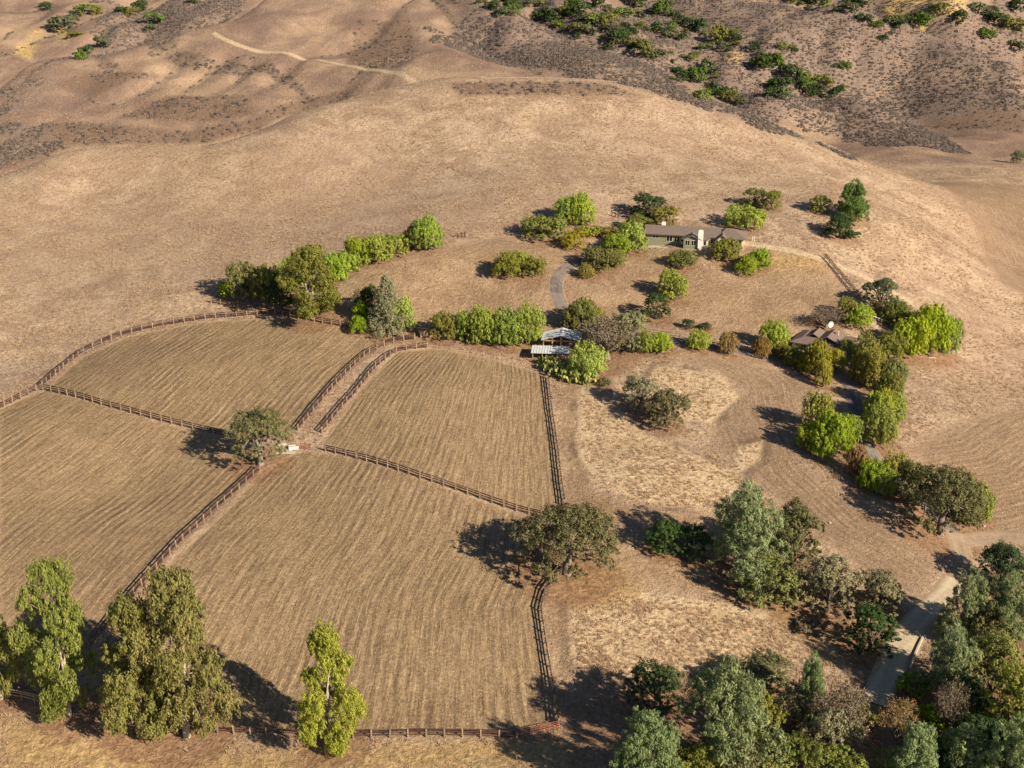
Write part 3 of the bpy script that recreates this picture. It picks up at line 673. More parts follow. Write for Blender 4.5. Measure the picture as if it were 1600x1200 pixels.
    if kind in ('euc', 'bigoak'):
        hi = .86 if kind == 'euc' else .6
        for q in range(3 if kind == 'euc' else 5):
            a = q * 6.283 / (3 if kind == 'euc' else 5) + .4; rr_ = R * (.28 if kind == 'euc' else .5)
            top = Vector((math.cos(a) * rr_, math.sin(a) * rr_, H * hi * rng.uniform(.88, 1.05))); m1 = fk.lerp(top, .5) + Vector(rng.uniform(-.05, .05, 3) * W) - Vector((math.cos(a), math.sin(a), 0)) * rr_ * .15
            leaders.append([fk, m1, top]); b.tube([fk - Vector((0, 0, .02 * H)), m1, top], [r0 * .6, r0 * .4, r0 * .12], 6)
    for c in limbs:
        c = Vector(c)
        if leaders:
            cand = [l[0].lerp(l[1], t) if t < 1 else l[1].lerp(l[2], t - 1) for l in leaders for t in (.7, .95, 1.2, 1.5, 1.8)]
            st = min(cand, key=lambda p_: (p_ - c + Vector((0, 0, .08 * H))).length); md = st.lerp(c, .55) + Vector(rng.uniform(-.03, .03, 3) * W)
            b.tube([st, md, c], [r0 * .2, r0 * .13, r0 * .05], 4, False); continue
        mid = fk.lerp(c, .5) + Vector(rng.uniform(-.04, .04, 3) * W) + Vector((0, 0, .05 * H)); lr = r0 * rng.uniform(.28, .5) if kind not in ('pine', 'conifer') else r0 * .6
        b.tube([fk - Vector((0, 0, .02 * H)), mid, c], [lr, lr * .7, lr * .22], 5)
        if kind in ('twiggy', 'euc', 'bigoak'):
            for q in range(7 if kind == 'twiggy' else 2):
                s = mid.lerp(c, rng.uniform(.1, .9)); e = s + Vector(sphere_dirs(1)[0]) * R * .42; e.z = max(e.z, .1 * H) + .04 * H
                b.tube([s, e], [lr * .4, lr * .1], 4, False)
    tm = b.mesh('trunk_' + kind, BARK, True)
    return me, tm
NOM = {'pepper': (8, 8.5, 5), 'oak': (8, 9, 4), 'bigoak': (12, 17, 2), 'shrub': (3, 4, 3), 'pine': (17, 11.5, 3), 'conifer': (13, 10, 1), 'euc': (21, 10.5, 4), 'twiggy': (9, 11, 2)}
PROTO = {k: [crown_mesh(k, H, W, 100 + i * 7 + sum(map(ord, k))) for i in range(n)] for k, (H, W, n) in NOM.items()}
BARKOF = {'euc': BARKW, 'pine': BARKG, 'conifer': BARKG, 'twiggy': BARKG, 'bigoak': BARKO}
GRP = {}
TREEPOS = []
FULL = {'pepper': .90, 'oak': .92, 'bigoak': .94, 'shrub': .9, 'pine': .76, 'conifer': 1.0, 'euc': .9, 'twiggy': .95}
CATN = {'pepper': 'pepper_tree', 'oak': 'oak_tree', 'bigoak': 'oak_tree', 'shrub': 'shrub', 'pine': 'pine_tree', 'conifer': 'conifer_tree', 'euc': 'eucalyptus_tree', 'twiggy': 'bare_tree'}
rt = random.Random(3)
for i, (kind, colr, cx, yt, yb, wpx, label) in enumerate(TREES):
    off = {'pepper': .15, 'oak': .13, 'shrub': .15, 'twiggy': .12, 'conifer': .14, 'pine': .10}.get(kind, 0)
    yb2 = yb - off * wpx
    B = ground(cx, yb2)[0]; sx, sy, Z = project(B); s = FPX / Z; v = (yb2 - 600) / FPX
    h = (yb2 - yt) / (s * (CP - v * SP)) * 1.0; h = h / (1 + h * SP / Z * 0.5)
    wd = wpx / s
    h = max(h - (.12 * wd if kind in ('pepper', 'oak', 'bigoak', 'shrub') else .03 * wd) * .25, wd * .45)
    H0, W0, n = NOM[kind]; sxy = wd / W0 / FULL[kind]; sz = h / H0
    root = empty(CATN[kind], B, rt.uniform(0, 6.283))
    lab = label.rstrip('*'); grp = None
    if label.endswith('*'): grp = lab
    cat = 'shrub' if kind == 'shrub' else 'tree'
    tag(root, lab, cat, grp)
    cm, tm = PROTO[kind][rt.randrange(n)]
    mw = Matrix.Diagonal((sxy, sxy, sz, 1))
    add('trunk', tm, root, BARKG if 'pale trunk' in lab else BARKOF.get(kind, BARK), mw); add('crown', cm, root, LEAF[colr], mw)
    TREEPOS.append((B[0], B[1], wd / 2, kind))

# ------------------------------------------------------------------ ground sheet
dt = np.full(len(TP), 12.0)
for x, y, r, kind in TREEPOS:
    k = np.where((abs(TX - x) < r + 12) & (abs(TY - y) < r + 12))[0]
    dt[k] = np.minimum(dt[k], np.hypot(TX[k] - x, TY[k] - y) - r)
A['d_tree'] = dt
def ground_material():
    m, t, p = nmat('dry_pasture'); b = NB(t)
    pos = b.n('ShaderNodeNewGeometry').outputs['Position']
    n_big = b.noise(pos, .018, 4, .6); n_mid = b.noise(pos, .11, 5, .65, .6); n_tuft = b.noise(pos, .75, 5, .7, .5); n_fine = b.noise(pos, 3.2, 4, .75)
    # edge breakup shared by all zones
    jit = b.math('ADD', b.math('MULTIPLY_ADD', n_mid, 7, -3.5), b.math('MULTIPLY_ADD', n_tuft, 2.4, -1.2))
    def zone(name, lo=-1.5, hi=1.5, amt=1.0):
        return b.ramp(b.math('ADD', b.attr(name), b.math('MULTIPLY', jit, amt)), lo, hi)
    hill = b.mix(b.ramp(n_mid, .32, .68), (.29,.198,.132), (.47,.35,.24))
    hill = b.mix(b.math('MULTIPLY', b.ramp(n_tuft, .42, .68), .55), hill, (.195,.135,.105))
    hill = b.mix(b.math('MULTIPLY', b.ramp(n_big, .45, .65), .45), hill, (.335,.225,.155))
    hill = b.mix(b.math('MULTIPLY', b.ramp(n_fine, .5, .75), .35), hill, (.51,.40,.295))
    c = hill
    # far hills: browner, purplish dry brush between the grass
    n_pat = b.noise(pos, .045, 5, .65, .8)
    fz = b.math('MULTIPLY', b.attr('far'), b.math('MULTIPLY', b.ramp(n_pat, .34, .62), .82))
    c = b.mix(b.math('MULTIPLY', b.attr('far'), .42), c, (.25,.17,.125)); c = b.mix(fz, c, (.185,.125,.1)); c = b.mix(b.math('MULTIPLY', b.ramp(b.math('ADD', b.attr('gul'), b.math('MULTIPLY_ADD', n_tuft, .6, -.3)), .3, .7), .6), c, (.13,.098,.075)); c = b.mix(b.math('MULTIPLY', b.attr('far'), b.math('MULTIPLY', b.ramp(n_big, .5, .35), .4)), c, (.46,.33,.21))
    # mown paddocks
    u = b.attr('rowu')
    wob = b.math('ADD', b.math('MULTIPLY_ADD', b.noise(pos, .03, 3), 2.6, -1.3), b.math('MULTIPLY_ADD', b.noise(pos, .35, 2), .7, -.35))
    uu = b.math('ADD', u, wob)
    row = b.math('SINE', b.math('MULTIPLY', uu, 2 * math.pi / 1.55)); row2 = b.math('SINE', b.math('MULTIPLY', uu, 2 * math.pi / 3.7))
    rowm = b.math('MULTIPLY_ADD', b.math('ADD', b.math('MULTIPLY', row, .65), b.math('MULTIPLY', row2, .35)), .5, .5)
    rowamp = b.ramp(b.noise(pos, .06, 5, .65), .44, .66)
    # the bits of straw lie along the rows
    cb = b.n('ShaderNodeCombineXYZ'); b._in(cb.inputs[0], b.math('MULTIPLY', u, 1.6)); sp = b.n('ShaderNodeSeparateXYZ'); b._in(sp.inputs[0], pos); b._in(cb.inputs[1], b.math('MULTIPLY', sp.outputs[1], .11))
    n_str = b.noise(cb.outputs[0], 1.15, 6, .72)
    mown = b.mix(b.ramp(n_str, .32, .68), (.172,.116,.068), (.335,.238,.14))
    mown = b.mix(b.math('MULTIPLY', b.ramp(rowm, .62, .25), b.math('MULTIPLY_ADD', rowamp, .34, .04)), mown, (.125,.085,.06))
    mown = b.mix(b.math('MULTIPLY', b.ramp(n_fine, .52, .72), .5), mown, (.42,.315,.19))
    mown = b.mix(b.math('MULTIPLY', b.ramp(n_mid, .55, .75), .35), mown, (.34,.25,.135))
    zm = zone('sd_mown', -.8, .8, .25); c = b.mix(zm, c, mown)
    tilled = b.mix(b.ramp(n_str, .35, .7), (.165,.108,.07), (.32,.225,.14)); tilled = b.mix(b.math('MULTIPLY', b.ramp(rowm, .7, .3), b.math('MULTIPLY_ADD', rowamp, .3, .06)), tilled, (.125,.08,.055))
    zt = b.math('MULTIPLY', zone('sd_till', -2.5, 2.5, .7), .72); c = b.mix(zt, c, tilled)
    crew = b.mix(b.ramp(n_mid, .35, .7), (.225,.146,.088), (.33,.228,.138)); crew = b.mix(b.math('MULTIPLY', b.ramp(n_fine, .45, .75), .4), crew, (.40,.28,.155))
    c = b.mix(b.math('MULTIPLY', zone('sd_crew', -3, 3, .7), .78), c, crew)
    pale = b.mix(b.ramp(n_mid, .35, .65), (.41,.298,.182), (.50,.378,.245))
    c = b.mix(zone('sd_pale', -.7, .7, .22), c, pale)
    edge = b.math('MULTIPLY', b.ramp(b.math('ABSOLUTE', b.math('ADD', b.attr('sd_pale'), b.math('MULTIPLY_ADD', jit, .3, 1.3))), 1.2, .2), b.ramp(b.noise(pos, .09, 3), .45, .6))  # dark rim: dead weeds plus the tall grass's shadow, painted into the colour
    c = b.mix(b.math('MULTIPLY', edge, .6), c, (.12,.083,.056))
    yel = b.mix(b.ramp(n_tuft, .35, .7), (.27,.175,.075), (.46,.325,.15)); c = b.mix(b.math('MULTIPLY', zone('sd_yel', -3, 3, .8), .8), c, yel)
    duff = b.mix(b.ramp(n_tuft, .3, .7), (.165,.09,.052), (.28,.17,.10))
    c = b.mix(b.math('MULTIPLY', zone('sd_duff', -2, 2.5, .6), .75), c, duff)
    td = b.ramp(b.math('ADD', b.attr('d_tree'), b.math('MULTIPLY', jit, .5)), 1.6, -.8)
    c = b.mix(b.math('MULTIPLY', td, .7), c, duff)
    c = b.mix(b.math('MULTIPLY', zone('sd_brush', -2.5, 2.5, 1.0), b.math('MULTIPLY_ADD', b.ramp(n_tuft, .35, .65), .35, .6)), c, (.16,.108,.078))
    scr = b.mix(b.ramp(n_tuft, .35, .65), (.13,.10,.09), (.25,.19,.152)); c = b.mix(b.math('MULTIPLY', zone('sd_scrub', -5, 5, 1.3), b.math('MULTIPLY_ADD', b.ramp(n_mid, .3, .6), .5, .35)), c, scr)
    sand = b.mix(b.ramp(n_tuft, .35, .65), (.33,.22,.08), (.56,.41,.17)); c = b.mix(b.math('MULTIPLY', zone('sd_sand', -2, 3, 1.6), b.math('MULTIPLY', b.ramp(n_pat, .34, .5), .85)), c, sand)
    trk = b.ramp(b.math('ADD', b.attr('d_track'), b.math('MULTIPLY', jit, .12)), 1.7, .7); c = b.mix(b.math('MULTIPLY', trk, .75), c, (.50,.385,.255))
    # tuft by tuft variation of the straw
    n_gr = b.noise(pos, 1.5, 6, .8, .4)
    g2 = b.math('MULTIPLY', b.math('MULTIPLY_ADD', b.ramp(n_gr, .3, .7, False), .85, .58), b.math('MULTIPLY_ADD', b.ramp(n_fine, .3, .7, False), .5, .75))
    vm = b.n('ShaderNodeVectorMath', operation='SCALE'); b._in(vm.inputs[0], c); b._in(vm.inputs['Scale'], g2); c = vm.outputs[0]
    t.links.new(c, p.inputs['Base Color']); p.inputs['Roughness'].default_value = 1; p.inputs['Specular IOR Level'].default_value = .05
    zr = b.math('MAXIMUM', zm, b.math('MULTIPLY', zt, .75))
    hgt = b.math('ADD', b.math('MULTIPLY', b.math('MULTIPLY', rowm, b.math('MULTIPLY_ADD', rowamp, .2, .035)), zr), b.math('ADD', b.math('MULTIPLY', n_tuft, b.math('MULTIPLY_ADD', zr, -.58, .7)), b.math('MULTIPLY', n_fine, .22)))
    hgt = b.math('ADD', hgt, b.math('MULTIPLY', b.math('MULTIPLY', n_str, zr), .3))
    hgt = b.math('ADD', hgt, b.math('MULTIPLY', n_mid, b.math('MULTIPLY_ADD', zr, -.4, .5)))
    t.links.new(b.bump(hgt, .9, .9), p.inputs['Normal']); return m
jj, ii = np.meshgrid(np.arange(NR - 1), np.arange(NC - 1), indexing='ij'); q = (jj * NC + ii).ravel()
GF = np.c_[q, q + 1, q + NC + 1, q + NC]
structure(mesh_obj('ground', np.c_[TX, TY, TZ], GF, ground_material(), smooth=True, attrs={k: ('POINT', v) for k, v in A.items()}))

# ------------------------------------------------------------------ roads
def road(name, pix, width, mat, lift):
    Q = smooth_line(resample(gpoly(pix), 1.2), 8); T = np.gradient(Q, axis=0); T /= np.hypot(T[:, 0], T[:, 1])[:, None]; N = np.c_[-T[:, 1], T[:, 0]]
    offs = np.linspace(-.5, .5, 7); rr = np.random.default_rng(4); wv = 1 + .05 * np.convolve(rr.normal(size=len(Q) + 8), np.ones(9) / 3, 'valid')
    V = []
    for o in offs:
        E = Q + N * (o * width * (wv if abs(o) == .5 else 1))[:, None] if abs(o) == .5 else Q + N * o * width
        V.append(np.c_[E, hz(E[:, 0], E[:, 1]) + lift - (.12 if abs(o) == .5 else 0)])
    V = np.stack(V, 1).reshape(-1, 3); F = [(i * 7 + k, i * 7 + k + 1, (i + 1) * 7 + k + 1, (i + 1) * 7 + k) for i in range(len(Q) - 1) for k in range(6)]
    o = structure(mesh_obj(name, V, np.array(F)[:, ::-1].copy(), mat, smooth=True, attrs={'acr': ('POINT', np.tile(offs, len(Q)))})); return Q, N
def roadmat(name, col, dark, edge, patch):
    m, t, p = nmat(name); b = NB(t); pos = b.n('ShaderNodeNewGeometry').outputs['Position']; ac = b.math('ABSOLUTE', b.attr('acr'))
    n1 = b.noise(pos, .22, 5, .65, .5); n2 = b.noise(pos, 1.6, 5, .7); n3 = b.noise(pos, .6, 4, .6)
    c = b.mix(b.ramp(n2, .3, .7), tuple(x * .8 for x in col), tuple(x * 1.15 for x in col))
    c = b.mix(b.math('MULTIPLY', b.ramp(n1, .46, .58), patch), c, dark)
    whl = b.math('SUBTRACT', 1, b.ramp(b.math('ABSOLUTE', b.math('SUBTRACT', ac, .22)), .03, .12)); c = b.mix(b.math('MULTIPLY', whl, b.math('MULTIPLY', n3, .55)), c, tuple(min(1, x * 1.3) for x in col))
    c = b.mix(b.ramp(b.math('ADD', ac, b.math('MULTIPLY_ADD', n3, .3, -.15)), .34, .46), c, edge)
    t.links.new(c, p.inputs['Base Color']); p.inputs['Roughness'].default_value = .95; t.links.new(b.bump(n2, .6, .08), p.inputs['Normal']); return m
ASPH = roadmat('worn_asphalt', (.19,.155,.13), (.085,.072,.068), (.27,.195,.13), .8); DIRT = roadmat('tan_road_surface', (.42,.34,.235), (.33,.26,.18), (.33,.235,.14), .4); SOIL = roadmat('compacted_soil', (.27,.195,.135), (.19,.13,.09), (.27,.185,.12), .5)
road('driveway', [(1492,832),(1450,792),(1400,752),(1362,712),(1342,670),(1334,625),(1326,592),(1300,576),(1250,566),(1150,549),(1050,533),(960,521),(905,507),(880,484),(868,455),(870,432),(888,416),(925,402)], 3.7, ASPH, .10)
rq, rn = road('dirt_road', [(1366,1100),(1385,1058),(1402,1018),(1432,968),(1478,932),(1497,908)], 4.6, DIRT, .14)
road('farm_track', [(1488,922),(1502,900),(1505,866),(1492,832)], 4.2, SOIL, .12)
road('valley_track', [(1494,846),(1530,840),(1570,839),(1640,842)], 4.0, SOIL, .09)
# concrete kerb wall along the creek side of the road
def kerb(pix, label):
    Q = resample(gpoly(pix), 1.0); root = empty('kerb_wall', (Q[0][0], Q[0][1], float(hz(*Q[0])))); tag(root, label, 'kerb')
    me = MB().box((0, -.14, -.25), (1, .14, .42)).mesh('kerb_block', CONC)
    for a, b_ in zip(Q[:-1:3], Q[3::3]):
        za, zb = float(hz(*a)), float(hz(*b_)); d = Vector((b_[0] - a[0], b_[1] - a[1], zb - za)); L = d.length
        mw = Matrix.Translation((a[0], a[1], za)) @ d.to_track_quat('X', 'Z').to_matrix().to_4x4() @ Matrix.Diagonal((L * .99, 1, 1, 1))
        add('block', me, root, None, root.matrix_basis.inverted() @ mw)
kerb([(1421,1046),(1430,1022),(1447,986)], 'low concrete kerb wall along the creek side of the tan road')

# ------------------------------------------------------------------ fences
RAIL = MB().box((0, -.024, -.105), (1, .024, .105)).mesh('rail', WOODR)
POSTM = MB().box((-.09, -.09, -.4), (.09, .09, 1.0)).mesh('post', WOODP)
PIPEM = MB().tube([(0, 0, 0), (1, 0, 0)], [.04, .04], 6).mesh('pipe', PIPER)
TPOST = MB().tube([(0, 0, -.3), (0, 0, 1)], [.035, .035], 5).mesh('steel_post', STEELT)
WIREM = MB().tube([(0, 0, 0), (1, 0, 0)], [.012, .012], 3).mesh('wire', STEELT)
WOODR2 = simple('fence_rail_weathered', (.11,.07,.052), .9, .35, 6); WOODR3 = simple('fence_rail_red', (.085,.036,.024), .85, .3, 6); WOODP2 = simple('fence_post_grey', (.22,.17,.13), .9, .3, 6)
rf = random.Random(8)
def fence(pix, label, name='rail_fence', spacing=2.44, rails=(.42,.86,1.28), ph=1.42, post=POSTM, rail=RAIL, rmat=None, pmat=None, cat='fence', every=1, world=None):
    Q = resample(gpoly(pix) if world is None else world, spacing); Z = hz(Q[:, 0], Q[:, 1])
    root = empty(name, (Q[0][0], Q[0][1], Z[0])); tag(root, label, cat); inv = Matrix.Translation(-root.location)
    for i in range(len(Q)):
        t = Q[min(i + 1, len(Q) - 1)] - Q[max(i - 1, 0)]; a = math.atan2(t[1], t[0])
        mw = Matrix.Translation((Q[i][0], Q[i][1], Z[i])) @ Matrix.Rotation(a, 4, 'Z') @ Matrix.Rotation(rf.gauss(0, .045), 4, 'X') @ Matrix.Rotation(rf.gauss(0, .04), 4, 'Y') @ Matrix.Diagonal((1, 1, ph * rf.uniform(.96, 1.05), 1))
        add('post', post, root, pmat or (rf.choice((WOODP, WOODP, WOODP2)) if post is POSTM else None), inv @ mw)
    for i in range(len(Q) - 1):
        for r in rails:
            a = Vector((Q[i][0], Q[i][1], Z[i] + r + rf.uniform(-.04, .04))); b_ = Vector((Q[i + 1][0], Q[i + 1][1], Z[i + 1] + r + rf.uniform(-.04, .04))); d = b_ - a
            R_ = d.to_track_quat('X', 'Z').to_matrix().to_4x4(); side = Matrix.Translation((0, .085 if rail is RAIL else 0, 0))
            add('rail', rail, root, rmat or (rf.choice((WOODR, WOODR, WOODR2, WOODR3)) if rail is RAIL else None), inv @ (Matrix.Translation(a) @ R_ @ side @ Matrix.Diagonal((d.length * 1.0, 1, 1, 1))))
    return root
fence([(-20,650),(30,625),(64,607),(100,575),(130,551),(165,535),(200,522),(260,508),(320,499),(370,495),(418,491)], 'long brown rail fence curving round the uphill side of the upper paddock')
fence([(67,610),(160,634),(230,653),(290,668),(350,682)], 'brown rail fence dividing the two upper paddocks, ending in the lone oak shade')
fence([(140,1015),(190,955),(240,896),(290,841),(340,795),(385,755),(406,735)], 'brown rail fence with pale posts running down from the lone oak to the eucalypts')
fence([(466,673),(500,631),(540,586),(575,553),(600,541),(622,534),(648,531)], 'rail fence on the uphill paddock side of the narrow lane')
fence([(503,677),(530,644),(560,611),(590,573),(615,553),(640,546),(668,544)], 'rail fence on the barn paddock side of the narrow lane')
fence([(508,705),(580,723),(650,746),(720,769),(790,794),(846,809)], 'rail fence dividing the barn paddock from the lower paddock')
fence([(856,592),(861,640),(870,700),(876,750),(882,792)], 'rail fence between the barn paddock and the pale grass bank')
fence([(884,893),(868,905),(852,925),(844,955),(852,1010),(862,1070),(873,1135)], 'rail fence from the wide spreading oak to the red pipe gate')
fence([(552,1154),(600,1153),(680,1152),(760,1153),(808,1157)], 'low rail fence along the bottom of the lower paddock', rails=(.5,.95,1.3))
fence([(1289,404),(1310,428),(1330,452),(1346,470)], 'isolated brown rail fence down the edge of the house yard')
fence([(418,490),(460,497),(500,505),(546,513)], 'red brown rail fence in the shade under the white trunked eucalyptus')
fence([(330,474),(352,478),(372,485)], 'short weathered rail fence below the hillfoot row')
fence([(960,514),(1055,529),(1140,541),(1232,555)], 'dark pipe fence along the driveway below the yard', 'pipe_fence', 3.0, (.6,1.15), 1.2, TPOST, PIPEM, PIPEB, PIPEB)
fence([(340,1146),(440,1149),(545,1155)], 'weathered low rail fence between the double eucalypt clump and the yellow eucalyptus', rails=(.5,.95))
fence([(668,538),(720,545),(780,556),(820,566)], 'thin wire fence with pale posts along the top of the barn paddock', 'wire_fence', 3.2, (.5,1.0), 1.25, TPOST, WIREM, None, WOODP)
fence([(-10,1086),(30,1092),(75,1104)], 'weathered grey rails at the corner under the slender eucalyptus', 'rail_fence', 2.6, (.5,1.0,1.35), 1.45, rmat=WOODP)
fence([(715,372),(727,371)], 'three dark corner posts with a rail beside the yard', 'rail_fence', 1.0, (1.1,), 1.5, pmat=WOODR)
fence([(956,338),(966,341)], 'small dark brace of posts on the slope behind the tall pepper pair', 'rail_fence', 1.0, (1.0,), 1.4, pmat=WOODR)
fence([(738,1200),(770,1198),(820,1199),(880,1203)], 'bare steel posts standing along the bottom track', 'wire_fence', 5.0, (.9,), 1.9, TPOST, WIREM)
fence([(1362,500),(1376,505),(1392,510)], 'white rail fence behind the brown roofed house', 'rail_fence', 2.4, (1.0,), 1.1, rmat=WHITE, pmat=WHITE)

def pipe_gate(p0, p1, label, h=1.35, mat=PIPER, name='pipe_gate'):
    g = gpoly([p0, p1]); a, b_ = Vector(g[0]), Vector(g[1]); root = empty(name, a); tag(root, label, 'gate'); inv = Matrix.Translation(-a)
    d = b_ - a; L = d.length; R_ = d.to_track_quat('X', 'Z').to_matrix().to_4x4()
    for k in range(5):
        add('rail', PIPEM, root, mat, inv @ (Matrix.Translation(a + Vector((0, 0, .25 + k * (h - .25) / 4))) @ R_ @ Matrix.Diagonal((L, 1, 1, 1))))
    for f in (0, .5, 1):
        add('upright', PIPEM, root, mat, inv @ (Matrix.Translation(a + d * f) @ Matrix.Rotation(-math.pi / 2, 4, 'Y') @ Matrix.Diagonal((h + .05, 1.5, 1.5, 1))))
pipe_gate((812,1152), (842,1146), 'red pipe gate at the bottom fence, the leaf away from the corner post')
pipe_gate((842,1146), (873,1139), 'red pipe gate at the bottom fence, the leaf on the corner post')
pipe_gate((470,702), (484,703), 'brown pipe panel beside the white water trough')
pipe_gate((447,687), (459,691), 'short rusty pipe panel behind the white water trough')
pipe_gate((623,529), (648,529), 'pale wooden gate at the head of the narrow lane', 1.3, WOODP)

# ------------------------------------------------------------------ small yard things
def at(px, py): return Vector(ground(px, py)[0])
def trough(px, py):
    p = at(px, py); root = empty('water_trough', p, .15); root.scale = (.8, .8, .8); tag(root, 'white concrete water trough beside the lone oak', 'trough')
    L, W_, h, t = 1.15, .55, .75, .1; b = MB().box((-L, -W_, -.2), (L, -W_ + t, h)).box((-L, W_ - t, -.2), (L, W_, h)).box((-L, -W_ + t, -.2), (-L + t, W_ - t, h)).box((L - t, -W_ + t, -.2), (L, W_ - t, h)).box((-L + t, -W_ + t, -.1), (L - t, W_ - t, .08))
    b.build('basin', WHITE, root); MB().box((-L + t, -W_ + t, .5), (L - t, W_ - t, .58)).build('water', GLASS, root)
trough(459, 701)
o = MB().slab([(-1.9, -.6, .1), (1.6, -.8, .1), (1.9, .5, .1), (-1.2, .8, .1)], .35).build('concrete_pad', CONC); o.location = at(448, 706); tag(o, 'pale concrete pad at the foot of the white trough', 'slab')
o = MB().slab([(-.7, -.3, .35), (.6, -.4, .3), (.8, .3, .35), (-.5, .45, .3)], .6).build('pale_boulder', CONC); o.location = at(440, 695); tag(o, 'pale rock under the edge of the lone oak', 'rock')
def red_hydrant(px, py):
    p = at(px, py); root = empty('standpipe', p); tag(root, 'red standpipe beside the corner of the upper fence', 'standpipe')
    MB().tube([(0, 0, -.2), (0, 0, 1.3)], [.09, .09], 8).build('pipe', PIPER, root, True); MB().tube([(0, 0, 1.1), (.45, 0, 1.15), (.55, 0, .95)], [.06, .06, .06], 6).build('spout', PIPER, root, True)
red_hydrant(44, 606)
def pipe_arch(px, py, label, w_=1.6, h=.9, mat=WHITE):
    p = at(px, py); o = MB().tube([(-w_ / 2, 0, -.1), (-w_ * .35, 0, h), (w_ * .35, 0, h), (w_ / 2, 0, -.1)], [.06] * 4, 6).build('pipe_arch', mat); o.location = p; tag(o, label, 'pipe')
pipe_arch(1456, 564, 'white bent pipe stand at the foot of the windbreak', 1.8, .8)
pipe_arch(1177, 377, 'white pipe stub on the track beside the house', .6, 1.2)
def dish(px, py):
    p = at(px, py); root = empty('satellite_dish', p, .5); tag(root, 'white satellite dish behind the brown roofed house', 'dish')
    MB().tube([(0, 0, -.1), (0, 0, 1.6)], [.06, .06], 6).build('mast', STEELT, root)
    b = MB(); pts = [(0, .12, 1.9)]; fs = []
    for rr_, yy in ((.4, .08), (.75, -.08)):
        pts += [(math.cos(k * math.pi / 6) * rr_, yy, 1.9 + math.sin(k * math.pi / 6) * rr_) for k in range(12)]
    fs = [(0, 1 + k, 1 + (k + 1) % 12) for k in range(12)] + [(1 + k, 13 + k, 13 + (k + 1) % 12, 1 + (k + 1) % 12) for k in range(12)]
    o = b.poly(pts, fs).build('reflector', WHITE, root); o.modifiers.new('t', 'SOLIDIFY').thickness = .03
dish(1297, 519)
def log(px, py, L, a, label):
    p = at(px, py); o = MB().tube([(0, 0, .12), (L * .5, .1, .2), (L, 0, .15)], [.16, .13, .07], 7).tube([(L * .45, 0, .2), (L * .7, .5, .5)], [.06, .03], 5).build('fallen_branch', BARKG, None, True); o.location = p; o.rotation_euler = (0, 0, a); tag(o, label, 'branch')
log(280, 1170, 1.6, -.5, 'short dead branch on the yellow grass below the double eucalypt clump')
log(1355, 1165, 8, 2.2, 'long bare fallen trunk lying in the creek brush')
log(2, 585, 2.5, -.3, 'dead branch on the grass outside the upper fence')
for k, (x, y) in enumerate([(1530, 388), (1527, 396), (1100, 414), (1135, 446), (1297, 817), (1538, 822)]):
    o = MB().slab([(-.5, -.3, .25), (.3, -.4, .3), (.55, .2, .28), (-.2, .4, .2)], .5).build('rock', CONC); o.location = at(x, y); o.scale = (.45 + .12 * (k % 3),) * 3; o.rotation_euler = (0, 0, k)
    tag(o, ['pale rock at the edge of the far tilled field', 'pale rock at the edge of the far tilled field', 'small pale rock on the yard slope', 'small pale rock on the yard slope', 'tiny white stone on the tilled strip', 'pale stone beside the bright pepper tree at the road bend'][k], 'rock', ['rocks by the tilled field', 'rocks by the tilled field', 'yard rocks', 'yard rocks', None, None][k])
# prickly pear bed
padm = []
for sd_ in range(3):
    r_ = np.random.default_rng(60 + sd_); V = []; F = []
    for k in range(70):
        c = np.array([r_.normal() * .6, r_.normal() * .55, r_.uniform(.25, 1.7)]); c[2] *= max(.3, 1.1 - .35 * math.hypot(c[0], c[1])); a = r_.uniform(0, 3.14); tl = r_.uniform(-.5, .5)
        e1 = np.array([math.cos(a), math.sin(a), 0]); e2 = np.array([-math.sin(a) * math.sin(tl), math.cos(a) * math.sin(tl), math.cos(tl)]); nn = np.cross(e1, e2); bi = len(V)
        for s_ in (-1, 1):
            for j in range(8): V.append(c + e1 * .17 * math.cos(j * .785) + e2 * .25 * math.sin(j * .785) + nn * s_ * .03)
        F += [tuple(bi + j for j in range(7, -1, -1)), tuple(bi + 8 + j for j in range(8))] + [(bi + j, bi + (j + 1) % 8, bi + 8 + (j + 1) % 8, bi + 8 + j) for j in range(8)]
        bi = len(V); V += [(.05, 0, 0), (-.03, .05, 0), (-.03, -.05, 0), c]; F += [(bi, bi + 1, bi + 3), (bi + 1, bi + 2, bi + 3), (bi + 2, bi, bi + 3)]
    padm.append(mesh_obj('cactus', V, F, None, link=False))
CACT = simple('cactus_pad', (.27,.28,.075), .6, .5, 1.2)
for m_ in padm: m_.materials.append(CACT)
for k, (x, y) in enumerate([(852,572),(863,575),(872,580),(880,584),(890,588),(900,592),(910,595),(858,580),(868,586),(882,592),(895,597),(918,598)]):
    o = add('prickly_pear', padm[k % 3]); o.location = at(x, y); o.rotation_euler = (0, 0, k * 1.3); o.scale = (1.5, 1.5, 1.35 + .1 * (k % 3)); tag(o, 'yellow green prickly pear in the cactus bed in front of the barn', 'cactus', 'prickly pears in the bed by the barn')

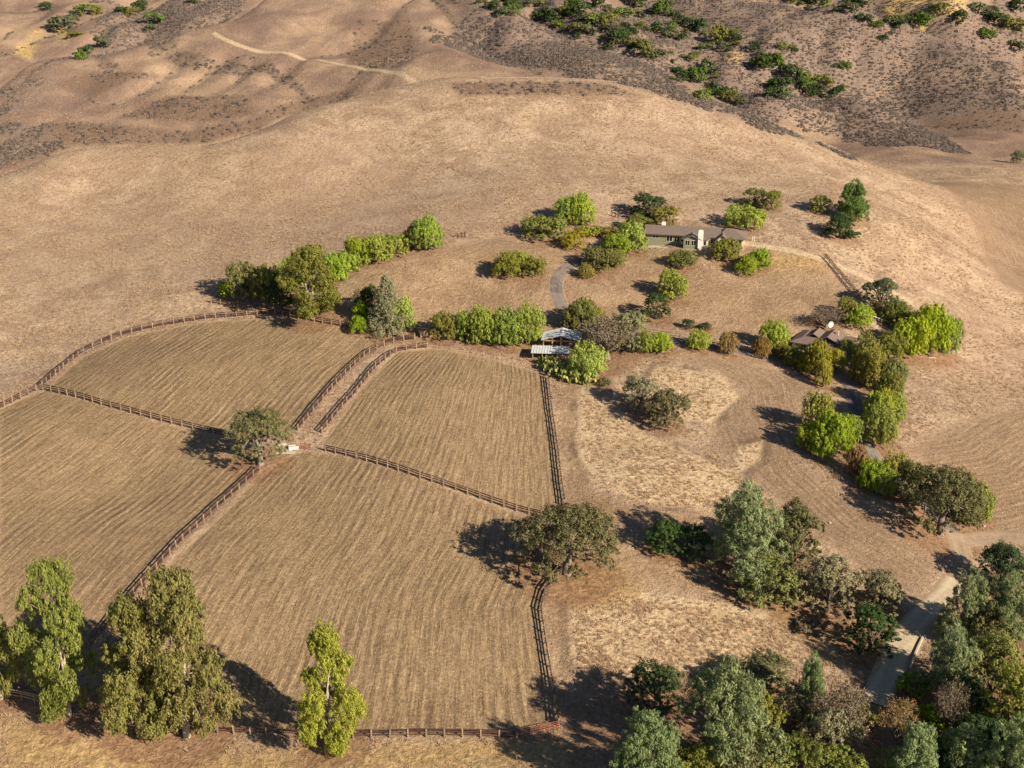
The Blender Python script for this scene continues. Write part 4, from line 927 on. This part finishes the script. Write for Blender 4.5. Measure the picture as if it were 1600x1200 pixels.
# ------------------------------------------------------------------ buildings
def window(parent, x0, x1, z0, z1, y, panes=2, frame=TRIM, t=.07):
    """window in a wall facing -y of its parent: frame child with one glass child per pane"""
    b = MB().box((x0 - t, y - .07, z0 - t), (x1 + t, y + .05, z0)).box((x0 - t, y - .07, z1), (x1 + t, y + .05, z1 + t)).box((x0 - t, y - .07, z0), (x0, y + .05, z1)).box((x1, y - .07, z0), (x1 + t, y + .05, z1))
    w_ = (x1 - x0) / panes
    for k in range(1, panes): b.box((x0 + k * w_ - .03, y - .06, z0), (x0 + k * w_ + .03, y + .05, z1))
    f = b.build('window', frame, parent)
    for k in range(panes): MB().box((x0 + k * w_ + .035, y - .03, z0 + .005), (x0 + (k + 1) * w_ - .035, y + .03, z1 - .005)).build('pane', GLASS, f)
    return f
def gable_roof(b, x0, x1, y0, y1, ze, zr, ov=.5, axis='x', t=.16):
    if axis == 'x':
        ym = (y0 + y1) / 2; k = (zr - ze) / (ym - y0); e = ze - k * ov
        b.slab([(x0 - ov, y0 - ov, e), (x1 + ov, y0 - ov, e), (x1 + ov, ym, zr), (x0 - ov, ym, zr)], t)
        b.slab([(x0 - ov, ym + .002, zr), (x1 + ov, ym + .002, zr), (x1 + ov, y1 + ov, e), (x0 - ov, y1 + ov, e)], t)
    else:
        xm = (x0 + x1) / 2; k = (zr - ze) / (xm - x0); e = ze - k * ov
        b.slab([(x0 - ov, y0 - ov, e), (xm, y0 - ov, zr), (xm, y1, zr), (x0 - ov, y1, e)], t)
        b.slab([(xm + .002, y0 - ov, zr), (x1 + ov, y0 - ov, e), (x1 + ov, y1, e), (xm + .002, y1, zr)], t)
def gable_wall(b, x0, x1, y0, y1, z0, ze, zr):                # walls with gable over the -y face
    xm = (x0 + x1) / 2
    b.poly([(x0,y0,z0),(x1,y0,z0),(x1,y0,ze),(xm,y0,zr),(x0,y0,ze),(x0,y1,z0),(x1,y1,z0),(x1,y1,ze),(xm,y1,zr),(x0,y1,ze)],
           [(0,1,2,3,4),(9,8,7,6,5),(0,4,9,5),(1,6,7,2),(4,3,8,9),(3,2,7,8)])
def green_house():
    p = at(1068, 386); zb = p.z; root = empty('ranch_house', (p.x, p.y, zb), -.20); tag(root, 'long low sage green ranch house with brown roof and white chimney on the knoll', 'house')
    # long range x -10.4..10.5, y 1.5..8.8
    b = MB(); x0, x1, y0, y1 = -10.0, 8.8, 1.6, 8.8; ze, zr = 2.75, 4.15; ym = (y0 + y1) / 2
    b.poly([(x0,y0,-1.5),(x1,y0,-1.5),(x1,y1,-1.5),(x0,y1,-1.5),(x0,y0,ze),(x1,y0,ze),(x1,y1,ze),(x0,y1,ze),(x0,ym,zr-.05),(x1,ym,zr-.05)], [(0,1,5,4),(1,2,6,9,5),(2,3,7,6),(3,0,4,8,7)])
    b.build('wall', SIDING, root)
    r = MB(); gable_roof(r, x0, x1, y0, y1, ze + .12, zr + .12); rf_ = r.build('roof', ROOFB, root)
    MB().box((x0 - .52, y0 - .58, ze - .25), (x1 - 9.0, y0 - .52, ze - .02)).build('fascia', WOODR, rf_)
    MB().box((-6.3, 5.6, 3.9), (-5.3, 6.3, 5.0)).build('chimney', WHITE, rf_)
    window(root, -8.2, -6.6, 1.7, 2.3, y0, 2); window(root, -4.6, -3.1, 1.0, 2.3, y0, 2); window(root, -2.6, -1.3, 1.0, 2.3, y0, 2); 
    d = MB().box((-1.0, y0 - .05, -.1), (-.1, y0 + .05, 2.1)).build('door', TRIM, root); MB().box((-.85, y0 - .08, 1.1), (-.25, y0 - .055, 1.9)).build('pane', GLASS, d)
    window(root, 6.8, 8.0, .9, 2.1, y0, 2)
    # projecting bay with its own gable
    b = MB(); gable_wall(b, .0, 4.2, -.9, 2.2, -1.5, 2.5, 3.3); b.build('bay_wall', SIDING, root)
    r = MB(); gable_roof(r, .0, 4.2, -.9, 4.6, 2.62, 3.45, .5, 'y'); r.build('bay_roof', ROOFB, root)
    window(root, .45, 1.6, .75, 2.05, -.9, 2); window(root, 2.0, 3.15, .75, 2.05, -.9, 2)
    MB().box((3.7, -1.35, -1.5), (4.95, -.55, 4.55)).box((3.78, -1.28, 4.55), (4.87, -.62, 4.9)).build('chimney', WHITE, root)
    b = MB().box((4.22, -.3, -1.5), (6.2, 1.9, 2.35)).build('corner_wall', CREAM, root); window(root, 5.1, 5.75, .8, 1.9, -.3, 1)
    MB().slab([(4.75, -.8, 2.45), (6.6, -.8, 2.45), (6.6, 2.2, 3.0), (4.75, 2.2, 3.0)], .12).build('corner_roof', ROOFB, root)
    # cream wing with a small gable and hip roof
    b = MB(); gable_wall(b, 8.6, 11.0, .2, 4.0, -1.5, 2.5, 3.5); b.build('gable_wall', CREAM, root); window(root, 9.3, 10.3, .8, 2.2, .2, 1)
    r = MB(); gable_roof(r, 8.6, 11.0, .2, 5.2, 2.62, 3.65, .45, 'y'); r.build('gable_roof', ROOFB, root)
    b = MB().box((8.82, 1.2, -1.5), (15.2, 8.6, 2.6)).build('wing_wall', CREAM, root)
    e = .6; X0, X1, Y0, Y1, E, RZ = 8.8, 15.2, 1.2, 8.6, 2.62, 4.35
    r = MB().poly([(X0-e,Y0-e,E),(X1+e,Y0-e,E),(X1+e,Y1+e,E),(X0-e,Y1+e,E),(X0+1.6,4.9,RZ),(X1-3.0,4.9,RZ),(X0-e,Y0-e,E-.14),(X1+e,Y0-e,E-.14),(X1+e,Y1+e,E-.14),(X0-e,Y1+e,E-.14)],
                  [(0,1,5,4),(1,2,5),(2,3,4,5),(3,0,4),(9,8,7,6),(0,6,7,1),(1,7,8,2),(2,8,9,3),(3,9,6,0)]); r.build('wing_roof', ROOFB, root)
    for k in range(3): window(root, 11.7 + k * 1.15, 12.4 + k * 1.15, .8, 2.1, 1.2, 1)
    MB().box((-11, -.2, -.6), (.1, 1.55, -.35)).build('plinth', CONC, root)
green_house()
def brown_house():
    p = at(1288, 556); root = empty('brown_roofed_house', (p.x, p.y, p.z), -.5); root.scale = (.86, .86, .86); tag(root, 'house with a muted brown roof and twin gables among the trees', 'house')
    MB().box((-8.2, 0, -1.5), (8.0, 9.5, 2.7)).build('wall', BLUEW, root)
    # skirt roof all round, then two dutch gables rising out of it
    e = 1.0
    def skirt(x0, x1, y0, y1, z, h, ins, mat, nm):
        a = [(x0-e,y0-e,z),(x1+e,y0-e,z),(x1+e,y1+e,z),(x0-e,y1+e,z),(x0+ins,y0+ins,z+h),(x1-ins,y0+ins,z+h),(x1-ins,y1-ins,z+h),(x0+ins,y1-ins,z+h)]
        lo = [(q_[0], q_[1], q_[2] - .16) for q_ in a[:4]]
        MB().poly(a + lo, [(0,1,5,4),(1,2,6,5),(2,3,7,6),(3,0,4,7),(4,5,6,7),(11,10,9,8),(0,8,9,1),(1,9,10,2),(2,10,11,3),(3,11,8,0)]).build(nm, mat, root)
    skirt(-8.2, 8.0, 0, 9.5, 2.75, 1.0, 1.6, ROOFR, 'roof')
    for nm, x0, x1, yy, top in (('gable', -3.2, 3.6, 1.3, 5.0), ('gable', -6.4, -1.6, 3.2, 4.7)):
        xm = (x0 + x1) / 2
        g = MB().poly([(x0,yy,3.4),(x1,yy,3.4),(xm,yy,top),(x0,yy+.1,3.4),(x1,yy+.1,3.4),(xm,yy+.1,top)], [(0,1,2),(5,4,3),(0,2,5,3),(1,4,5,2)]).build(nm, SLATE, root)  # gable faces in a darker blue-grey than the wall
        r = MB(); gable_roof(r, x0 - .1, x1 + .1, yy, 8.2, 3.45, top + .1, .9, 'y'); r.build('gable_roof', ROOFR, root)
    window(root, -6.5, -5.0, .6, 2.1, 0, 2, WHITE); window(root, -3.6, -2.2, .2, 2.2, 0, 2, WHITE); window(root, 1.2, 2.6, .8, 2.1, 0, 2, WHITE)
    MB().box((4.4, -.06, -.2), (5.8, .05, 2.2)).build('door', WHITE, root)
    MB().box((1.2, 5, 4.2), (1.9, 5.7, 5.5)).build('chimney', CONC, root)
    for x in (-7.9, -4.2, -.6, 3.4, 7.6): MB().box((x - .1, -.75, -1.2), (x + .1, -.55, 2.72)).build('porch_post', WHITE, root)
    MB().box((5.4, 6, 3.2), (9.2, 9.2, 3.5)).box((5.4, 5.9, 3.5), (9.2, 6.05, 3.65)).build('rear_roof', TRIM, root)
brown_house()
def corrugated(me_name, quad, n, root, mat=METALW):           # ribbed sheet roof, each sheet a panel of its own
    a, b_, c, d = [Vector(q_) for q_ in quad]
    for k in range(n):
        f0, f1 = k / n, (k + 1) / n - .004; p0, p1, p2, p3 = a.lerp(b_, f0), a.lerp(b_, f1), d.lerp(c, f1), d.lerp(c, f0)
        m = MB().slab([p0, p1, p2, p3], .04); u = (p1 - p0)
        for j in (.02, .5):
            s0, s1 = p0 + u * j, p3 + u * j; m.slab([s0 + Vector((0,0,.06)), s0 + u * .08 + Vector((0,0,.06)), s1 + u * .08 + Vector((0,0,.06)), s1 + Vector((0,0,.06))], .055)
        m.build('roof_sheet', mat, root)
def barn():
    p = at(872, 552); root = empty('open_barn', (p.x, p.y, p.z), -.12); tag(root, 'open timber barn with white metal gable roof beside the prickly pears', 'barn')
    # gable faces the camera: x -4.5..8.5, ridge along y
    x0, x1, y0, y1 = -3.4, 4.4, 1.0, 6.5; xm = .5; ze, zr = 2.8, 4.0
    corrugated('roof', [(x0 - .5, y0 - .6, ze), (xm, y0 - .6, zr), (xm, y1, zr), (x0 - .5, y1, ze)][0:1] + [(x0 - .5, y1, ze), (xm, y1, zr), (xm, y0 - .6, zr)][0:3], 6, root)
    corrugated('roof', [(xm + .01, y0 - .6, zr), (xm + .01, y1, zr), (x1 + .5, y1, ze), (x1 + .5, y0 - .6, ze)], 6, root)
    for x in (x0, -1.4, xm, 2.5, x1):
        for y in (y0, 3.7, y1):
            h = ze + (zr - ze) * (1 - abs(x - xm) / (x1 - xm + .2)) - .12
            MB().box((x - .11, y - .11, -1), (x + .11, y + .11, h)).build('post', WOODL, root)
    for y in (y0, 3.7, y1):
        MB().box((x0, y - .06, ze - .35), (x1, y + .06, ze - .1)).build('beam', WOODL, root)
        for s_ in (-1, 1): MB().tube([(xm, y, zr - .2), (xm + s_ * 3.9, y, ze - .1)], [.09, .09], 4).build('rafter', WOODL, root)
    MB().box((x0, y1 - .05, -.5), (x1, y1 + .02, 1.4)).build('back_wall', WOODP, root)
    p = at(858, 566); root = empty('lean_to_shelter', (p.x, p.y, p.z), -.10); tag(root, 'low shelter with a flat white metal roof in front of the barn', 'shelter')
    corrugated('roof', [(-4.0, -.6, 2.25), (4.4, -.6, 2.25), (4.4, 3.4, 2.7), (-4.0, 3.4, 2.7)], 7, root)
    for x in (-3.6, -1.5, .6, 2.6, 4.0):
        for y in (-.3, 3.0): MB().box((x - .08, y - .08, -.8), (x + .08, y + .08, 2.2 + (y + .6) * .11)).build('post', WOODP, root)
    for r_ in (.5, 1.0): MB().box((-3.6, -.36, r_), (4.0, -.31, r_ + .12)).build('rail', WOODP, root)
barn()
def shed():
    p = at(668, 527); root = empty('wooden_shed', (p.x, p.y, p.z), .25); tag(root, 'small wooden shed with a dark sloping roof between silvery tree and pepper row', 'shed')
    b = MB().poly([(-1.6,0,-.6),(1.6,0,-.6),(1.6,2.6,-.6),(-1.6,2.6,-.6),(-1.6,0,1.5),(1.6,0,2.1),(1.6,2.6,2.1),(-1.6,2.6,1.5)], [(0,1,5,4),(1,2,6,5),(2,3,7,6),(3,0,4,7)]); b.build('wall', WOODL, root)
    MB().slab([(-1.9,-.3,1.55),(1.9,-.3,2.26),(1.9,2.9,2.26),(-1.9,2.9,1.55)], .1).build('roof', ROOFB, root)
    MB().box((-.5, -.06, -.3), (.4, .02, 1.5)).build('door', WOODP, root)
    for k in range(6): MB().box((-1.6 + k * .53, -.035, -.3), (-1.6 + k * .53 + .03, -.005, 1.5)).build('batten', WOODP, root)
shed()

# ------------------------------------------------------------------ hill bushes, dry grass, sage scrub
rh = random.Random(21)
for (x, y, wpx) in list(HILLSHRUBS):
    if x > 760:
        for _ in range(2 if x < 1330 else 1): HILLSHRUBS.append((x + rh.uniform(-26, 26), max(3, y + rh.uniform(-9, 9)), wpx * rh.uniform(.4, .75)))
for i, (x, y, wpx) in enumerate(HILLSHRUBS):
    B = ground(x, max(y, 1) - 2)[0]; _, _, Z = project(B); s = FPX / Z; wd = wpx / s; cm, tm = PROTO['shrub'][i % 3]
    col = ['dk','dk','pn','ol','bo'][(i * 7) % 5]
    o = add('hill_shrub', cm, None, LEAF[col]); o.location = (B[0], B[1], B[2] - .15); o.rotation_euler = (0, 0, i * 1.7); k = wd / 4 / .95; o.scale = (k * 1.0, k * .9, k * (.55 + .12 * (i % 4)) * 1.25)
    tone = {'dk': 'dark green', 'pn': 'mid green', 'ol': 'yellowish olive', 'bo': 'blue green'}[col]
    place = ('on the hill beyond the bare ridge' if x < 400 else 'in the ravine beside the bare ridge' if x < 1000 and y < 62 else 'low on the scrub slope beside the ridge track' if x < 1182 else 'on the small scrub knoll at the valley head' if x < 1322 and y > 60 else 'below the yellow cliff on the high slope' if x < 1460 else 'in the shaded gully beside the yellow cliff')
    tag(o, tone + ' evergreen bush ' + place, 'bush', tone + ' bushes ' + place)

def gn_scatter(name, P, scale, rotz, tilt, inst, label, cat):
    me = bpy.data.meshes.new(name); me.vertices.add(len(P)); me.vertices.foreach_set('co', P.astype(np.float32).ravel())
    a = me.attributes.new('sc', 'FLOAT_VECTOR', 'POINT'); a.data.foreach_set('vector', scale.astype(np.float32).ravel())
    a = me.attributes.new('ro', 'FLOAT_VECTOR', 'POINT'); a.data.foreach_set('vector', np.c_[tilt, rotz].astype(np.float32).ravel())
    a = me.attributes.new('ix', 'INT', 'POINT'); a.data.foreach_set('value', (np.arange(len(P)) % len(inst)).astype(np.int32))
    o = bpy.data.objects.new(name, me); COL.objects.link(o)
    ng = bpy.data.node_groups.new(name, 'GeometryNodeTree'); ng.interface.new_socket('Geometry', in_out='INPUT', socket_type='NodeSocketGeometry'); ng.interface.new_socket('Geometry', in_out='OUTPUT', socket_type='NodeSocketGeometry')
    N = ng.nodes; L = ng.links; gi = N.new('NodeGroupInput'); go = N.new('NodeGroupOutput'); jn = N.new('GeometryNodeJoinGeometry')
    for k, ob in enumerate(inst):
        ip = N.new('GeometryNodeInstanceOnPoints'); oi = N.new('GeometryNodeObjectInfo'); oi.inputs['Object'].default_value = ob; oi.inputs['As Instance'].default_value = True
        def nat(nm, dt_):
            x = N.new('GeometryNodeInputNamedAttribute'); x.data_type = dt_; x.inputs['Name'].default_value = nm; return x.outputs['Attribute']
        cmp_ = N.new('FunctionNodeCompare'); cmp_.data_type = 'INT'; cmp_.operation = 'EQUAL'; L.new(nat('ix', 'INT'), cmp_.inputs[2]); cmp_.inputs[3].default_value = k
        L.new(gi.outputs[0], ip.inputs['Points']); L.new(cmp_.outputs[0], ip.inputs['Selection']); L.new(oi.outputs['Geometry'], ip.inputs['Instance'])
        L.new(nat('ro', 'FLOAT_VECTOR'), ip.inputs['Rotation']); L.new(nat('sc', 'FLOAT_VECTOR'), ip.inputs['Scale']); L.new(ip.outputs[0], jn.inputs[0])
    L.new(jn.outputs[0], go.inputs[0]); md = o.modifiers.new('scatter', 'NODES'); md.node_group = ng
    o['kind'] = 'stuff'; o['label'] = label; o['category'] = cat; return o
def proto_obj(name, V, F, mat, rnd):
    return mesh_obj(name, V, F, mat, attrs={'rnd': ('FACE', rnd)}, link=False)
def dryleaf(name, c1, c2):
    m = leafmat(name, c1, c2, .25); return m
GRASSM = leafmat('dry_grass', (.38,.28,.175), (.56,.43,.29), .4); SAGEM = dryleaf('sage_leaf', (.11,.09,.08), (.27,.222,.185))
def grass_clump(seed, n=16, h=.6, r=.45):
    g = np.random.default_rng(seed); V = []; F = []
    for k in range(n):
        a = g.uniform(0, 6.28); c = np.array([math.cos(a), math.sin(a), 0]) * r * g.uniform(0, 1) ** .5; t = g.uniform(0, 6.28); wv = np.array([math.cos(t), math.sin(t), 0]) * g.uniform(.04, .09)
        tip = c + np.array([g.normal() * .22, g.normal() * .22, h * g.uniform(.5, 1.1)]); bi = len(V); V += [c - wv, c + wv, tip + wv * .4, tip - wv * .4]; F.append((bi, bi + 1, bi + 2, bi + 3))
    return np.array(V), np.array(F), g.uniform(0, 1, n)
def sage_clump(seed, n=70):
    g = np.random.default_rng(seed); d = g.normal(size=(n, 3)); d /= np.linalg.norm(d, axis=1)[:, None]; d[:, 2] = abs(d[:, 2]); P = d * np.array([.75, .75, .65]) * g.uniform(.6, 1.05, n)[:, None]
    global rng; rng = g; V, F = cards(P, d + g.normal(size=d.shape) * .4, g.uniform(.2, .42, n), g.uniform(.14, .26, n)); return V, F, g.uniform(0, 1, n)
HID = bpy.data.collections.new('scatter_sources')
def src(name, dat, mat):
    me = proto_obj(name, dat[0], dat[1], mat, dat[2]); o = bpy.data.objects.new(name, me); HID.objects.link(o); return o
gsrc = [src('grass_source', grass_clump(200 + k), GRASSM) for k in range(3)]; ssrc = [src('sage_source', sage_clump(300 + k), SAGEM) for k in range(3)]
g = np.random.default_rng(77)
def sample(n, cond):
    k = g.integers(0, len(TP) - NC - 1, n); x = TX[k] + g.uniform(-.5, .5, n) * .6; y = TY[k] + g.uniform(-.5, .5, n); m = cond(k); k = k[m]; return k, x[m], y[m]
nz = vnoise(TX / 9, TY / 9, 9) * 2 + vnoise(TX / 3, TY / 3, 10)
k, x, y = sample(330000, lambda k: (A['sd_mown'][k] < -.6) & (A['sd_till'][k] < -1) & (A['sd_crew'][k] < -1) & (A['sd_yel'][k] < 1) & (A['sd_duff'][k] < 0) & (A['d_tree'][k] > .3) & (TY[k] < 560) & (TY[k] > 130) & (abs(TX[k]) < .55 * TY[k]) & (A['d_track'][k] > 1.6) & (nz[k] + g.uniform(-1.2, 1.2, len(k)) > -.2))
roadpx = np.vstack([rq]); 
drv = gpoly([(1492,832),(1450,792),(1400,752),(1362,712),(1342,670),(1334,625),(1326,592),(1300,576),(1250,566),(1150,549),(1050,533),(960,521),(905,507),(880,484),(868,455),(870,432),(888,416),(925,402)])[:, :2]
vt = gpoly([(1494,846),(1530,840),(1570,839),(1640,842)])[:, :2]
XY = np.c_[x, y]; ok = (seg_dist(XY, rq, False) > 3.2) & (seg_dist(XY, drv, False) > 2.8) & (seg_dist(XY, vt, False) > 2.8); k, x, y = k[ok], x[ok], y[ok]
kp, xp, yp = sample(200000, lambda q: (A['sd_pale'][q] > .3) & (A['d_tree'][q] > .2) & (TY[q] < 330))
k = np.r_[k, kp]; x = np.r_[x, xp]; y = np.r_[y, yp]
pl_ = A['sd_pale'][k] > 0; s_ = g.uniform(.5, 1.0, len(k)) * np.where(pl_, .68, .75)
print('grass', len(k))
gn_scatter('dry_grass', np.c_[x, y, hz(x, y) - .03], np.c_[s_ * 1.2, s_ * 1.2, s_], g.uniform(0, 6.28, len(k)), g.normal(size=(len(k), 2)) * .15, gsrc, 'dry blond grass covering the slopes and unmown banks', 'grass')
nz2 = vnoise(TX / 14, TY / 20, 12) * 1.3 + vnoise(TX / 5, TY / 7, 13)
k, x, y = sample(900000, lambda k: ((A['sd_scrub'][k] + 4 * nz2[k] > -1) | ((A['gul'][k] > .45) & (g.uniform(0, 1, len(k)) < .4)) | ((A['sd_brush'][k] > 0) & (g.uniform(0, 1, len(k)) < .22))) & (TY[k] > 380) & (A['d_track'][k] > 2) & (abs(TX[k]) < .5 * TY[k]) & (TY[k] < 900) & (g.uniform(0, 1, len(k)) < np.clip(.72 + nz2[k] * .4, .12, 1)))
s_ = g.uniform(.45, 1.45, len(k)); print('sage', len(k))
gn_scatter('sage_scrub', np.c_[x, y, hz(x, y) - .05], np.c_[s_, s_, s_ * g.uniform(.7, 1.1, len(k))], g.uniform(0, 6.28, len(k)), g.normal(size=(len(k), 2)) * .1, ssrc, 'grey brown sage scrub dotted over the far hills', 'scrub')
